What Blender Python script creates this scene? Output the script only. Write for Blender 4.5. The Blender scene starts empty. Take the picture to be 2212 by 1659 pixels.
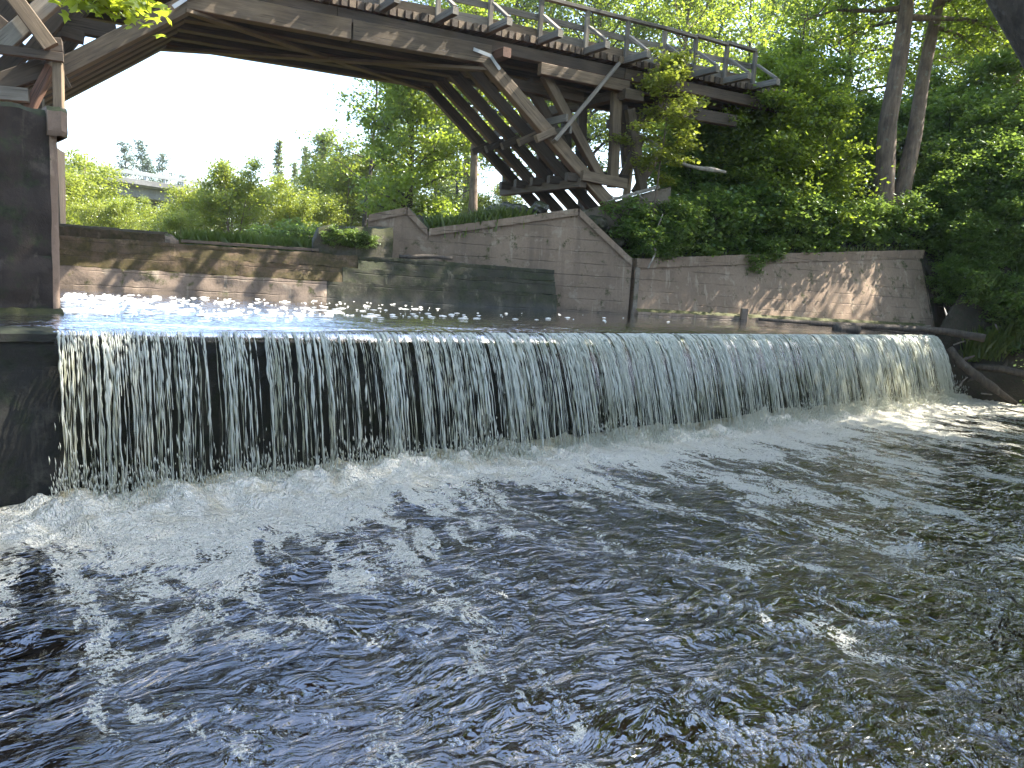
import bpy, math, random
import numpy as np
from mathutils import Vector, Matrix

S = bpy.context.scene
C = S.collection
rng = np.random.default_rng(7)
random.seed(7)

# ------------------------------------------------------------------ camera, sky, sun, exposure
FPX, CX, CY, EYE = 1640.0, 1106.0, 829.5, 3.0          # survey of the photograph, 2212 px wide
PITCH, ROLL = math.radians(7.95), math.radians(3.73)
SUN_AZ, SUN_EL = math.radians(74), math.radians(50)
SKY_STRENGTH, SUN_STRENGTH, EXPOSURE = 0.15, 4.9, 2.15

Fv = np.array([0, math.cos(PITCH), -math.sin(PITCH)])
_u0 = np.array([0, math.sin(PITCH), math.cos(PITCH)]); _r0 = np.array([1.0, 0, 0])
Rv = math.cos(ROLL) * _r0 + math.sin(ROLL) * _u0
Uv = -math.sin(ROLL) * _r0 + math.cos(ROLL) * _u0
EYEP = np.array([0, 0, EYE])

cam_d = bpy.data.cameras.new('camera')
cam = bpy.data.objects.new('camera', cam_d); C.objects.link(cam)
cam.matrix_world = Matrix(((Rv[0], Uv[0], -Fv[0], 0), (Rv[1], Uv[1], -Fv[1], 0), (Rv[2], Uv[2], -Fv[2], EYE), (0, 0, 0, 1)))
cam_d.sensor_width = 36; cam_d.lens = 36 * FPX / 2212
cam_d.clip_start = 0.1; cam_d.clip_end = 3000
S.camera = cam
S.render.resolution_x, S.render.resolution_y = 1024, 768

world = bpy.data.worlds.new('World'); S.world = world; world.use_nodes = True
wn = world.node_tree.nodes; wl = world.node_tree.links
sky = wn.new('ShaderNodeTexSky'); sky.sky_type = 'NISHITA'; sky.sun_disc = False
sky.sun_elevation = SUN_EL; sky.sun_rotation = SUN_AZ
sky.dust_density = 1.6; sky.air_density = 1.0; sky.ozone_density = 1.6
bg = wn['Background']; bg.inputs[1].default_value = SKY_STRENGTH
wl.new(sky.outputs[0], bg.inputs[0])

sun_d = bpy.data.lights.new('sun', 'SUN'); sun_d.energy = SUN_STRENGTH; sun_d.angle = math.radians(0.5)
sun_d.color = (1.0, 0.94, 0.84)
sun = bpy.data.objects.new('sun', sun_d); C.objects.link(sun)
sdir = Vector((math.sin(SUN_AZ) * math.cos(SUN_EL), math.cos(SUN_AZ) * math.cos(SUN_EL), math.sin(SUN_EL)))
sun.rotation_euler = sdir.to_track_quat('Z', 'Y').to_euler(); sun.location = (30, 20, 60)

S.view_settings.view_transform = 'Standard'; S.view_settings.look = 'None'
S.view_settings.gamma = 1.0; S.view_settings.use_curve_mapping = False
S.view_settings.exposure = EXPOSURE
S.render.engine = 'CYCLES'
cy = S.cycles
cy.use_denoising = True
try: cy.denoiser = 'OPENIMAGEDENOISE'
except Exception: pass
HAZE = 0.00035
cy.volume_bounces = 0; cy.max_bounces = 7; cy.diffuse_bounces = 3; cy.glossy_bounces = 3; cy.transmission_bounces = 4
cy.transparent_max_bounces = 12; cy.sample_clamp_indirect = 6.0; cy.caustics_reflective = False; cy.caustics_refractive = False

# ------------------------------------------------------------------ survey helpers
def ray(u, v): return Fv + Rv * (u - CX) / FPX - Uv * (v - CY) / FPX
def PD(u, v, d): return EYEP + ray(u, v) * d                     # point at depth d
def PZ(u, v, z):                                                # point on the level z
    d = ray(u, v); return EYEP + d * (z - EYE) / d[2]
def PP(u, v, p0, p1):                                           # point on the vertical plane through p0, p1
    d = ray(u, v); n = np.array([p1[1] - p0[1], -(p1[0] - p0[0]), 0.0])
    return EYEP + d * (np.dot(n, np.array([p0[0], p0[1], 0]) - np.array([0, 0, 0])) / np.dot(n, d))

# ------------------------------------------------------------------ noise
_perm = np.random.default_rng(3).permutation(256); _perm = np.concatenate([_perm, _perm, _perm])
_ang = np.random.default_rng(4).random(256) * 2 * np.pi
_gx, _gy = np.cos(_ang), np.sin(_ang)
def pn(x, y, seed=0):
    x = np.asarray(x, float) + seed * 37.17; y = np.asarray(y, float) + seed * 11.83
    xi = np.floor(x).astype(int); yi = np.floor(y).astype(int); xf = x - xi; yf = y - yi
    u = xf * xf * xf * (xf * (xf * 6 - 15) + 10); v = yf * yf * yf * (yf * (yf * 6 - 15) + 10)
    def g(ix, iy, fx, fy):
        h = _perm[_perm[ix & 255] + (iy & 255)]; return _gx[h] * fx + _gy[h] * fy
    a = g(xi, yi, xf, yf); b = g(xi + 1, yi, xf - 1, yf); c = g(xi, yi + 1, xf, yf - 1); d = g(xi + 1, yi + 1, xf - 1, yf - 1)
    return (a + u * (b - a)) * (1 - v) + (c + u * (d - c)) * v
def fbm(x, y, o=4, seed=0):
    s = 0; a = 1
    for i in range(o):
        s = s + a * pn(x * 2 ** i, y * 2 ** i, seed + i * 5); a *= 0.5
    return s

# ------------------------------------------------------------------ mesh and object helpers
def mesh(name, V, faces, mat=None, smooth=False, attrs=None):
    """V (n,3); faces: array (m,k) or list of such arrays"""
    V = np.asarray(V, np.float32)
    if isinstance(faces, np.ndarray): faces = [faces]
    me = bpy.data.meshes.new(name)
    me.vertices.add(len(V)); me.vertices.foreach_set('co', V.ravel())
    loops = np.concatenate([np.asarray(f).ravel() for f in faces]).astype(np.int32)
    tot = np.concatenate([np.full(len(f), np.asarray(f).shape[1]) for f in faces]).astype(np.int32)
    st = np.concatenate([[0], np.cumsum(tot)[:-1]]).astype(np.int32)
    me.loops.add(len(loops)); me.loops.foreach_set('vertex_index', loops)
    me.polygons.add(len(tot)); me.polygons.foreach_set('loop_start', st); me.polygons.foreach_set('loop_total', tot)
    me.polygons.foreach_set('use_smooth', np.full(len(tot), bool(smooth)))
    me.update(calc_edges=True)
    if attrs:
        for k, a in attrs.items():
            at = me.attributes.new(k, 'FLOAT', 'POINT'); at.data.foreach_set('value', np.asarray(a, np.float32))
    if mat: me.materials.append(mat)
    return me

def obj(name, me, parent=None, mw=None, **props):
    o = bpy.data.objects.new(name, me); C.objects.link(o)
    m = Matrix(mw) if mw is not None else Matrix.Identity(4)
    if parent is not None:
        o.parent = parent
        m = parent.matrix_basis.inverted() @ m if parent.parent is None else (parent.parent.matrix_basis @ parent.matrix_basis).inverted() @ m
    o.matrix_basis = m
    for k, v in props.items(): o[k] = v
    return o

def thing(name, label, cat, loc=(0, 0, 0), group=None, rz=0):
    o = bpy.data.objects.new(name, None); C.objects.link(o)
    o.empty_display_size = 0.2
    o.matrix_basis = Matrix.Translation(Vector([float(c) for c in loc])) @ Matrix.Rotation(rz, 4, 'Z')
    o['label'] = label; o['category'] = cat; o['kind'] = 'thing'
    if group: o['group'] = group
    return o

def copy_thing(root, loc, rz=0, sc=1.0, label=None, group=None, cat=None, lean=(0, 0)):
    r = root.copy(); C.objects.link(r)
    r.matrix_basis = (Matrix.Translation(Vector([float(c) for c in loc])) @ Matrix.Rotation(lean[0], 4, 'X') @ Matrix.Rotation(lean[1], 4, 'Y')
                      @ Matrix.Rotation(rz, 4, 'Z') @ Matrix.Diagonal((sc, sc, sc, 1)))
    if label: r['label'] = label
    if cat: r['category'] = cat
    if group: r['group'] = group
    for ch in list(root.children):
        c = ch.copy(); C.objects.link(c); c.parent = r
    return r

def grid_faces(nu, nv):
    i = np.arange(nu - 1)[:, None] * nv + np.arange(nv - 1)[None, :]
    return np.stack([i, i + nv, i + nv + 1, i + 1], -1).reshape(-1, 4)

def tube(pts, rad, sides=8, close=True):
    pts = np.asarray(pts, float); n = len(pts); rad = np.broadcast_to(np.asarray(rad, float), (n,))
    t = np.gradient(pts, axis=0); t /= np.linalg.norm(t, axis=1)[:, None] + 1e-9
    ref = np.array([0, 0, 1.0]) if abs(t[0, 2]) < 0.8 else np.array([1.0, 0, 0])
    a = np.cross(t, ref); a /= np.linalg.norm(a, axis=1)[:, None] + 1e-9
    b = np.cross(t, a)
    th = np.arange(sides) * 2 * np.pi / sides
    V = pts[:, None] + rad[:, None, None] * (a[:, None] * np.cos(th)[None, :, None] + b[:, None] * np.sin(th)[None, :, None])
    V = V.reshape(-1, 3)
    i = np.arange(n - 1)[:, None] * sides; j = np.arange(sides)[None]; j2 = (j + 1) % sides
    F = np.stack([i + j, i + j2, i + sides + j2, i + sides + j], -1).reshape(-1, 4)
    caps = None
    if close: caps = np.array([list(range(sides))[::-1], list(range((n - 1) * sides, n * sides))])
    return V, F, caps

class Pack:
    def __init__(s): s.V = []; s.F = {}; s.n = 0
    def add(s, V, *Fs):
        for F in Fs:
            if F is None: continue
            F = np.asarray(F); s.F.setdefault(F.shape[1], []).append(F + s.n)
        s.V.append(np.asarray(V)); s.n += len(V)
    def me(s, name, mat, smooth=False):
        return mesh(name, np.concatenate(s.V), [np.concatenate(f) for f in s.F.values()], mat, smooth)

def frame(p0, p1, up=(0, 0, 1)):
    p0 = Vector([float(c) for c in p0]); p1 = Vector([float(c) for c in p1]); x = (p1 - p0); L = x.length; x.normalize()
    up = Vector(up)
    if abs(x.dot(up)) > 0.97: up = Vector((0, 1, 0))
    y = up.cross(x).normalized(); z = x.cross(y).normalized()
    M = Matrix((( x.x, y.x, z.x, p0.x), (x.y, y.y, z.y, p0.y), (x.z, y.z, z.z, p0.z), (0, 0, 0, 1)))
    return M, L

def beam_mesh(L, w, h, mat, seed=0, seg=4):
    """squared timber along +x, bevelled arrises, slightly out of true"""
    r = np.random.default_rng(seed)
    c = 0.06 * min(w, h)
    cs = np.array([(-w/2+c, -h/2), (w/2-c, -h/2), (w/2, -h/2+c), (w/2, h/2-c), (w/2-c, h/2), (-w/2+c, h/2), (-w/2, h/2-c), (-w/2, -h/2+c)])
    xs = np.linspace(0, L, seg + 1)
    V = []
    for i, x in enumerate(xs):
        j = cs * (1 + r.normal(0, 0.010)) + r.normal(0, 0.008 * math.sqrt(w * h), 2)
        V.append(np.c_[np.full(8, x), j])
    V = np.concatenate(V)
    i = np.arange(seg)[:, None] * 8; j = np.arange(8)[None]; j2 = (j + 1) % 8
    F = np.stack([i + j, i + 8 + j, i + 8 + j2, i + j2], -1).reshape(-1, 4)[:, ::-1]
    caps = np.array([list(range(8))[::-1], list(range(seg * 8, seg * 8 + 8))])
    return mesh('timber', V, [F, caps], mat)

_bs = [0]
def beam(name, parent, p0, p1, w, h, mat, up=(0, 0, 1), **props):
    M, L = frame(p0, p1, up); _bs[0] += 1
    return obj(name, beam_mesh(L, w, h, mat, _bs[0], seg=max(1, min(6, int(L)))), parent, M, **props)

# ------------------------------------------------------------------ materials
class NT:
    def __init__(s, name):
        s.m = bpy.data.materials.new(name); s.m.use_nodes = True
        s.t = s.m.node_tree; s.t.nodes.clear(); s.out = s.t.nodes.new('ShaderNodeOutputMaterial')
    def n(s, typ, ins=None, **kw):
        nd = s.t.nodes.new('ShaderNode' + typ)
        for k, v in kw.items(): setattr(nd, k, v)
        if ins:
            for k, v in ins.items(): s.set(nd, k, v)
        return nd
    def set(s, nd, k, v):
        i = nd.inputs[k]
        if isinstance(v, bpy.types.NodeSocket): s.t.links.new(v, i)
        elif isinstance(v, bpy.types.Node): s.t.links.new(v.outputs[0], i)
        else:
            if isinstance(v, tuple) and len(v) == 3 and i.type == 'RGBA': v = (*v, 1)
            i.default_value = v
    def math(s, op, a, b=0.0, c=0.0, clamp=False):
        return s.n('Math', {0: a, 1: b, 2: c}, operation=op, use_clamp=clamp).outputs[0]
    def map(s, v, a, b, c=0.0, d=1.0):
        return s.n('MapRange', {0: v, 1: a, 2: b, 3: c, 4: d}).outputs[0]
    def mix(s, f, a, b, blend='MIX'):
        nd = s.n('Mix', data_type='RGBA', blend_type=blend)
        s.set(nd, 0, f); s.set(nd, 6, a); s.set(nd, 7, b); return nd.outputs[2]
    def noise(s, vec, scale, detail=4, rough=0.55, dist=0.0):
        return s.n('TexNoise', {'Vector': vec, 'Scale': scale, 'Detail': detail, 'Roughness': rough, 'Distortion': dist}).outputs[0]
    def mapping(s, vec, scale=(1, 1, 1), rot=(0, 0, 0), loc=(0, 0, 0)):
        return s.n('Mapping', {'Vector': vec, 'Scale': scale, 'Rotation': rot, 'Location': loc}).outputs[0]
    def bump(s, h, strength=0.3, dist=0.02):
        return s.n('Bump', {'Height': h, 'Strength': strength, 'Distance': dist}).outputs[0]
    def done(s, sh):
        s.t.links.new(sh if isinstance(sh, bpy.types.NodeSocket) else sh.outputs[0], s.out.inputs[0]); return s.m

def m_wood(name, base, dark, red, rough=0.8):
    t = NT(name); o = t.n('TexCoord').outputs['Object']; rnd = t.n('ObjectInfo').outputs['Random']
    off = t.n('CombineXYZ', {0: t.math('MULTIPLY', rnd, 37.0), 1: t.math('MULTIPLY', rnd, 91.0)}).outputs[0]
    p = t.n('VectorMath', {0: o, 1: off}, operation='ADD').outputs[0]
    g = t.noise(t.mapping(p, (1.2, 22, 22)), 1.0, 6, 0.65)
    big = t.noise(t.mapping(p, (0.7, 1.6, 1.6)), 1.0, 4, 0.6)
    crack = t.map(t.noise(t.mapping(p, (0.9, 34, 34)), 1.3, 3), 0.60, 0.68)
    col = t.mix(t.map(g, 0.3, 0.7), dark, base)
    col = t.mix(t.map(big, 0.35, 0.7, 0.0, 0.75), col, tuple(c * 0.45 for c in dark))
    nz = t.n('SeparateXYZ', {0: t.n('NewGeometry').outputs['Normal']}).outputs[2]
    col = t.mix(t.math('MULTIPLY', t.map(nz, -0.25, -0.8), 0.7), col, t.mix(g, red, tuple(c * 0.6 for c in red)))  # redder undersides: unbleached wood plus warm reflected light painted into the colour
    col = t.mix(t.math('MULTIPLY', crack, 0.7), col, (0.012, 0.01, 0.008))
    col = t.mix(1.0, col, t.n('CombineColor', {0: t.map(rnd, 0, 1, .72, 1.25), 1: t.map(rnd, 0, 1, .72, 1.22), 2: t.map(rnd, 0, 1, .72, 1.2)}).outputs[0], 'MULTIPLY')
    b = t.n('BsdfPrincipled', {'Base Color': col, 'Roughness': rough, 'Normal': t.bump(t.math('SUBTRACT', g, t.math('MULTIPLY', crack, 0.8)), 0.5, 0.012)})
    return t.done(b)

def m_concrete(name, base, light, dark, moss, moss_amt=0.3, wet_z=None, boards=True, zline=None):
    t = NT(name); P = t.n('NewGeometry').outputs['Position']; N = t.n('NewGeometry').outputs['Normal']
    z = t.n('SeparateXYZ', {0: P}).outputs[2]; nz = t.n('SeparateXYZ', {0: N}).outputs[2]
    big = t.noise(P, 0.55, 5, 0.6); med = t.noise(P, 2.3, 6, 0.65); fine = t.noise(P, 14, 6, 0.7)
    streak = t.noise(t.mapping(P, (2.6, 2.6, 0.16)), 1.0, 5, 0.65)
    streak2 = t.noise(t.mapping(P, (5.5, 5.5, 0.5), loc=(7, 3, 1)), 1.0, 4, 0.6)
    col = t.mix(t.map(big, 0.35, 0.65), base, tuple(c * 0.68 for c in base))
    col = t.mix(t.map(streak, 0.52, 0.70, 0, 0.65), col, dark)
    col = t.mix(t.map(streak2, 0.60, 0.68, 0, 0.65), col, light)
    col = t.mix(t.map(med, 0.57, 0.68, 0, 0.65), col, light)
    col = t.mix(t.map(med, 0.40, 0.28, 0, 0.6), col, dark)
    col = t.mix(t.map(fine, 0.45, 0.75, 0, 0.4), col, dark)
    up = t.map(nz, 0.3, 0.8, 0, 1)
    mn = t.map(t.math('ADD', t.noise(P, 3.1, 6, 0.7), t.math('MULTIPLY', up, 0.25)), 0.62 - moss_amt * 0.35, 0.70 - moss_amt * 0.2)
    mcol = t.mix(t.map(fine, 0.35, 0.7), moss, tuple(c * 0.35 for c in moss))
    col = t.mix(mn, col, mcol)
    h = t.math('ADD', t.math('MULTIPLY', med, 0.6), t.math('MULTIPLY', fine, 0.5))
    if boards:
        zz = t.math('ADD', t.math('MULTIPLY', z, 3.1), t.math('MULTIPLY', med, 0.25))
        ln = t.map(t.math('PINGPONG', zz, 0.5), 0.0, 0.05, 1, 0)
        ln = t.math('MULTIPLY', ln, t.map(t.noise(P, 1.1, 2), 0.42, 0.6))
        col = t.mix(t.math('MULTIPLY', ln, 0.55), col, tuple(c * 0.35 for c in dark))
        h = t.math('SUBTRACT', h, t.math('MULTIPLY', ln, 0.8))
    rough = 0.85
    if wet_z is not None:
        w = t.map(t.math('ADD', z, t.math('MULTIPLY', med, 0.5)), wet_z + 0.55, wet_z + 0.2)
        col = t.mix(t.math('MULTIPLY', w, 0.8), col, tuple(c * 0.3 for c in dark))
        rough = t.map(w, 0, 1, 0.85, 0.35)
    b = t.n('BsdfPrincipled', {'Base Color': col, 'Roughness': rough, 'Normal': t.bump(h, 0.6, 0.03)})
    return t.done(b)

def m_leaf(name, c1, c2, trans, tmix=0.5, gloss=0.12):
    t = NT(name)
    a = t.n('Attribute', attribute_name='tint').outputs['Fac']; r = t.n('ObjectInfo').outputs['Random']
    col = t.mix(a, c1, c2)
    col = t.mix(1.0, col, t.n('CombineColor', {0: t.map(r, 0, 1, .7, 1.35), 1: t.map(r, 0, 1, .8, 1.2), 2: t.map(r, 0, 1, .75, 1.2)}).outputs[0], 'MULTIPLY')
    tc = t.mix(a, tuple(c * 0.7 for c in trans), trans)
    d = t.n('BsdfDiffuse', {'Color': col}); tr = t.n('BsdfTranslucent', {'Color': tc})
    g = t.n('BsdfGlossy', {'Color': (0.8, 0.85, 0.8), 'Roughness': 0.35})
    s = t.n('MixShader', {0: tmix, 1: d, 2: tr}); s2 = t.n('MixShader', {0: gloss * 0.4, 1: s, 2: g})
    return t.done(s2)

def m_bark(name, c1, c2, lichen=(0.25, 0.26, 0.2)):
    t = NT(name); P = t.n('NewGeometry').outputs['Position']
    n1 = t.noise(t.mapping(P, (9, 9, 1.8)), 1.0, 6, 0.7); n2 = t.noise(P, 5.0, 5, 0.6); n3 = t.noise(P, 1.3, 3)
    col = t.mix(t.map(n1, 0.35, 0.65), c2, c1); col = t.mix(t.map(n2, 0.58, 0.7, 0, 0.6), col, lichen)
    col = t.mix(t.map(n3, 0.5, 0.7, 0, 0.5), col, tuple(c * 0.5 for c in c2))
    return t.done(t.n('BsdfPrincipled', {'Base Color': col, 'Roughness': 0.9, 'Normal': t.bump(n1, 0.8, 0.04)}))

def m_soil(name, a, b, c):
    t = NT(name); P = t.n('NewGeometry').outputs['Position']
    n1 = t.noise(P, 1.2, 6, 0.65); n2 = t.noise(P, 9, 5, 0.7)
    col = t.mix(t.map(n1, 0.4, 0.6), a, b); col = t.mix(t.map(n2, 0.5, 0.7), col, c)
    return t.done(t.n('BsdfPrincipled', {'Base Color': col, 'Roughness': 0.95, 'Normal': t.bump(n2, 0.8, 0.06)}))

M = {}
M['wood'] = m_wood('weathered_timber', (0.275, 0.205, 0.130), (0.135, 0.098, 0.062), (0.160, 0.070, 0.040))
M['wood_dark'] = m_wood('dark_timber', (0.150, 0.112, 0.076), (0.072, 0.054, 0.038), (0.150, 0.070, 0.042))
M['wood_red'] = m_wood('reddish_timber', (0.26, 0.135, 0.085), (0.14, 0.075, 0.05), (0.20, 0.09, 0.055))
M['wood_pale'] = m_wood('grey_rail_timber', (0.30, 0.275, 0.225), (0.17, 0.15, 0.12), (0.20, 0.13, 0.09))
M['conc'] = m_concrete('brown_concrete', (0.345, 0.240, 0.158), (0.45, 0.355, 0.25), (0.15, 0.105, 0.072), (0.10, 0.095, 0.03), 0.12, 2.05)
M['conc_up'] = m_concrete('stained_concrete', (0.28, 0.22, 0.16), (0.40, 0.34, 0.26), (0.09, 0.07, 0.05), (0.10, 0.10, 0.03), 0.3)
M['dam'] = m_concrete('mossy_dam_concrete', (0.15, 0.098, 0.055), (0.27, 0.19, 0.115), (0.04, 0.03, 0.018), (0.075, 0.055, 0.013), 0.6, 2.0)
M['dam_low'] = m_concrete('pale_dam_concrete', (0.34, 0.25, 0.18), (0.50, 0.41, 0.30), (0.10, 0.075, 0.05), (0.10, 0.10, 0.03), 0.2, 2.0)
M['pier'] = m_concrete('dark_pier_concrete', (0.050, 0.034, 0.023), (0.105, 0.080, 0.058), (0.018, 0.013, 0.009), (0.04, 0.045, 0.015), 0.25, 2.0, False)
M['pier_sunlit'] = m_concrete('sunlit_pier_concrete', (0.27, 0.185, 0.13), (0.38, 0.29, 0.21), (0.10, 0.07, 0.048), (0.09, 0.09, 0.03), 0.05, 2.0, False)  # lit copy of the pier concrete, sunlight put into its base colour
M['dam_wet_shaded'] = m_concrete('shaded_wet_algae_concrete', (0.055, 0.050, 0.030), (0.17, 0.155, 0.10), (0.020, 0.019, 0.012), (0.035, 0.040, 0.012), 0.5, 2.1)  # wet algae tone, darkened further by shade painted into the colour
M['moss'] = m_concrete('moss_covered_stone', (0.10, 0.085, 0.055), (0.19, 0.16, 0.11), (0.04, 0.035, 0.02), (0.050, 0.052, 0.013), 0.5, None, False)
M['weir'] = m_concrete('wet_weir_concrete', (0.024, 0.023, 0.018), (0.08, 0.072, 0.055), (0.007, 0.007, 0.006), (0.018, 0.024, 0.010), 0.3, None, False)
M['far_conc'] = m_concrete('road_bridge_concrete', (0.20, 0.20, 0.195), (0.28, 0.28, 0.27), (0.12, 0.12, 0.12), (0.2, 0.2, 0.15), 0.0, None, False)
M['soil'] = m_soil('leaf_litter_soil', (0.045, 0.035, 0.022), (0.07, 0.055, 0.035), (0.03, 0.04, 0.015))
M['grassland'] = m_soil('rough_grassland', (0.10, 0.12, 0.03), (0.07, 0.09, 0.025), (0.13, 0.13, 0.05))
M['stone'] = m_concrete('grey_fieldstone', (0.20, 0.185, 0.165), (0.33, 0.31, 0.28), (0.08, 0.07, 0.06), (0.06, 0.07, 0.02), 0.2, None, False)
M['bark'] = m_bark('grey_brown_bark', (0.25, 0.18, 0.125), (0.10, 0.072, 0.052))
M['bark_dark'] = m_bark('dark_bark', (0.085, 0.068, 0.052), (0.032, 0.026, 0.02), (0.16, 0.15, 0.13))
M['bark_pale'] = m_bark('bleached_wood', (0.42, 0.37, 0.30), (0.22, 0.18, 0.14), (0.5, 0.46, 0.4))
M['log'] = m_bark('wet_log', (0.13, 0.105, 0.08), (0.06, 0.048, 0.038), (0.2, 0.18, 0.15))
M['leaf_maple'] = m_leaf('maple_leaf', (0.065, 0.112, 0.022), (0.115, 0.165, 0.030), (0.42, 0.54, 0.05), 0.52)
M['leaf_maple_lit'] = m_leaf('sunlit_maple_leaf', (0.12, 0.17, 0.02), (0.17, 0.21, 0.03), (0.62, 0.70, 0.05), 0.62)  # brighter copy of the maple leaf, sunlight put into its colours
M['leaf_shade'] = m_leaf('understorey_leaf', (0.085, 0.155, 0.042), (0.140, 0.215, 0.054), (0.32, 0.46, 0.07), 0.45)
M['leaf_bright'] = m_leaf('willow_leaf', (0.120, 0.165, 0.026), (0.190, 0.225, 0.042), (0.46, 0.53, 0.06), 0.5)
M['leaf_far'] = m_leaf('far_leaf', (0.075, 0.105, 0.040), (0.12, 0.15, 0.055), (0.36, 0.42, 0.10), 0.45)
M['needle'] = m_leaf('needle', (0.05, 0.08, 0.045), (0.075, 0.105, 0.06), (0.10, 0.14, 0.06), 0.3)
M['grass'] = m_leaf('grass_blade', (0.07, 0.12, 0.02), (0.14, 0.18, 0.035), (0.30, 0.38, 0.05), 0.45)

# ------------------------------------------------------------------ the weir line
WA = np.array([-5.36, 8.73]); WB = np.array([13.45, 24.59])
WL = np.linalg.norm(WB - WA); wv_ = (WB - WA) / WL; nv_ = np.array([wv_[1], -wv_[0]])     # along the crest, downstream
WANG = math.atan2(wv_[1], wv_[0])
CREST, POOL, HEAD = 2.0, 2.045, 2.18
def W(a, b, z):
    a = np.asarray(a, float); b = np.asarray(b, float); z = np.broadcast_to(np.asarray(z, float), np.broadcast(a, b).shape)
    return np.stack([WA[0] + a * wv_[0] + b * nv_[0], WA[1] + a * wv_[1] + b * nv_[1], z], -1)

# ================================================================== SETTING: water, beds, banks
def water_nodes(t, P, tint, bump_h, bdist, ior=1.36):
    nrm = t.bump(bump_h, 1.0, bdist)
    fr = t.n('Fresnel', {'IOR': ior, 'Normal': nrm}).outputs[0]
    gl = t.n('BsdfGlossy', {'Color': (1, 1, 1), 'Roughness': 0.04, 'Normal': nrm})
    tr = t.n('BsdfTransparent', {'Color': tint})
    return t.n('MixShader', {0: fr, 1: tr, 2: gl}), nrm

def weir_coords(t, P):
    c, s = math.cos(-WANG), math.sin(-WANG)
    lx = -(WA[0] * c - WA[1] * s); ly = -(WA[0] * s + WA[1] * c)
    m = t.mapping(P, rot=(0, 0, -WANG), loc=(lx, ly, 0))
    sep = t.n('SeparateXYZ', {0: m})
    return m, sep.outputs[0], t.math('MULTIPLY', sep.outputs[1], -1.0)

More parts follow.
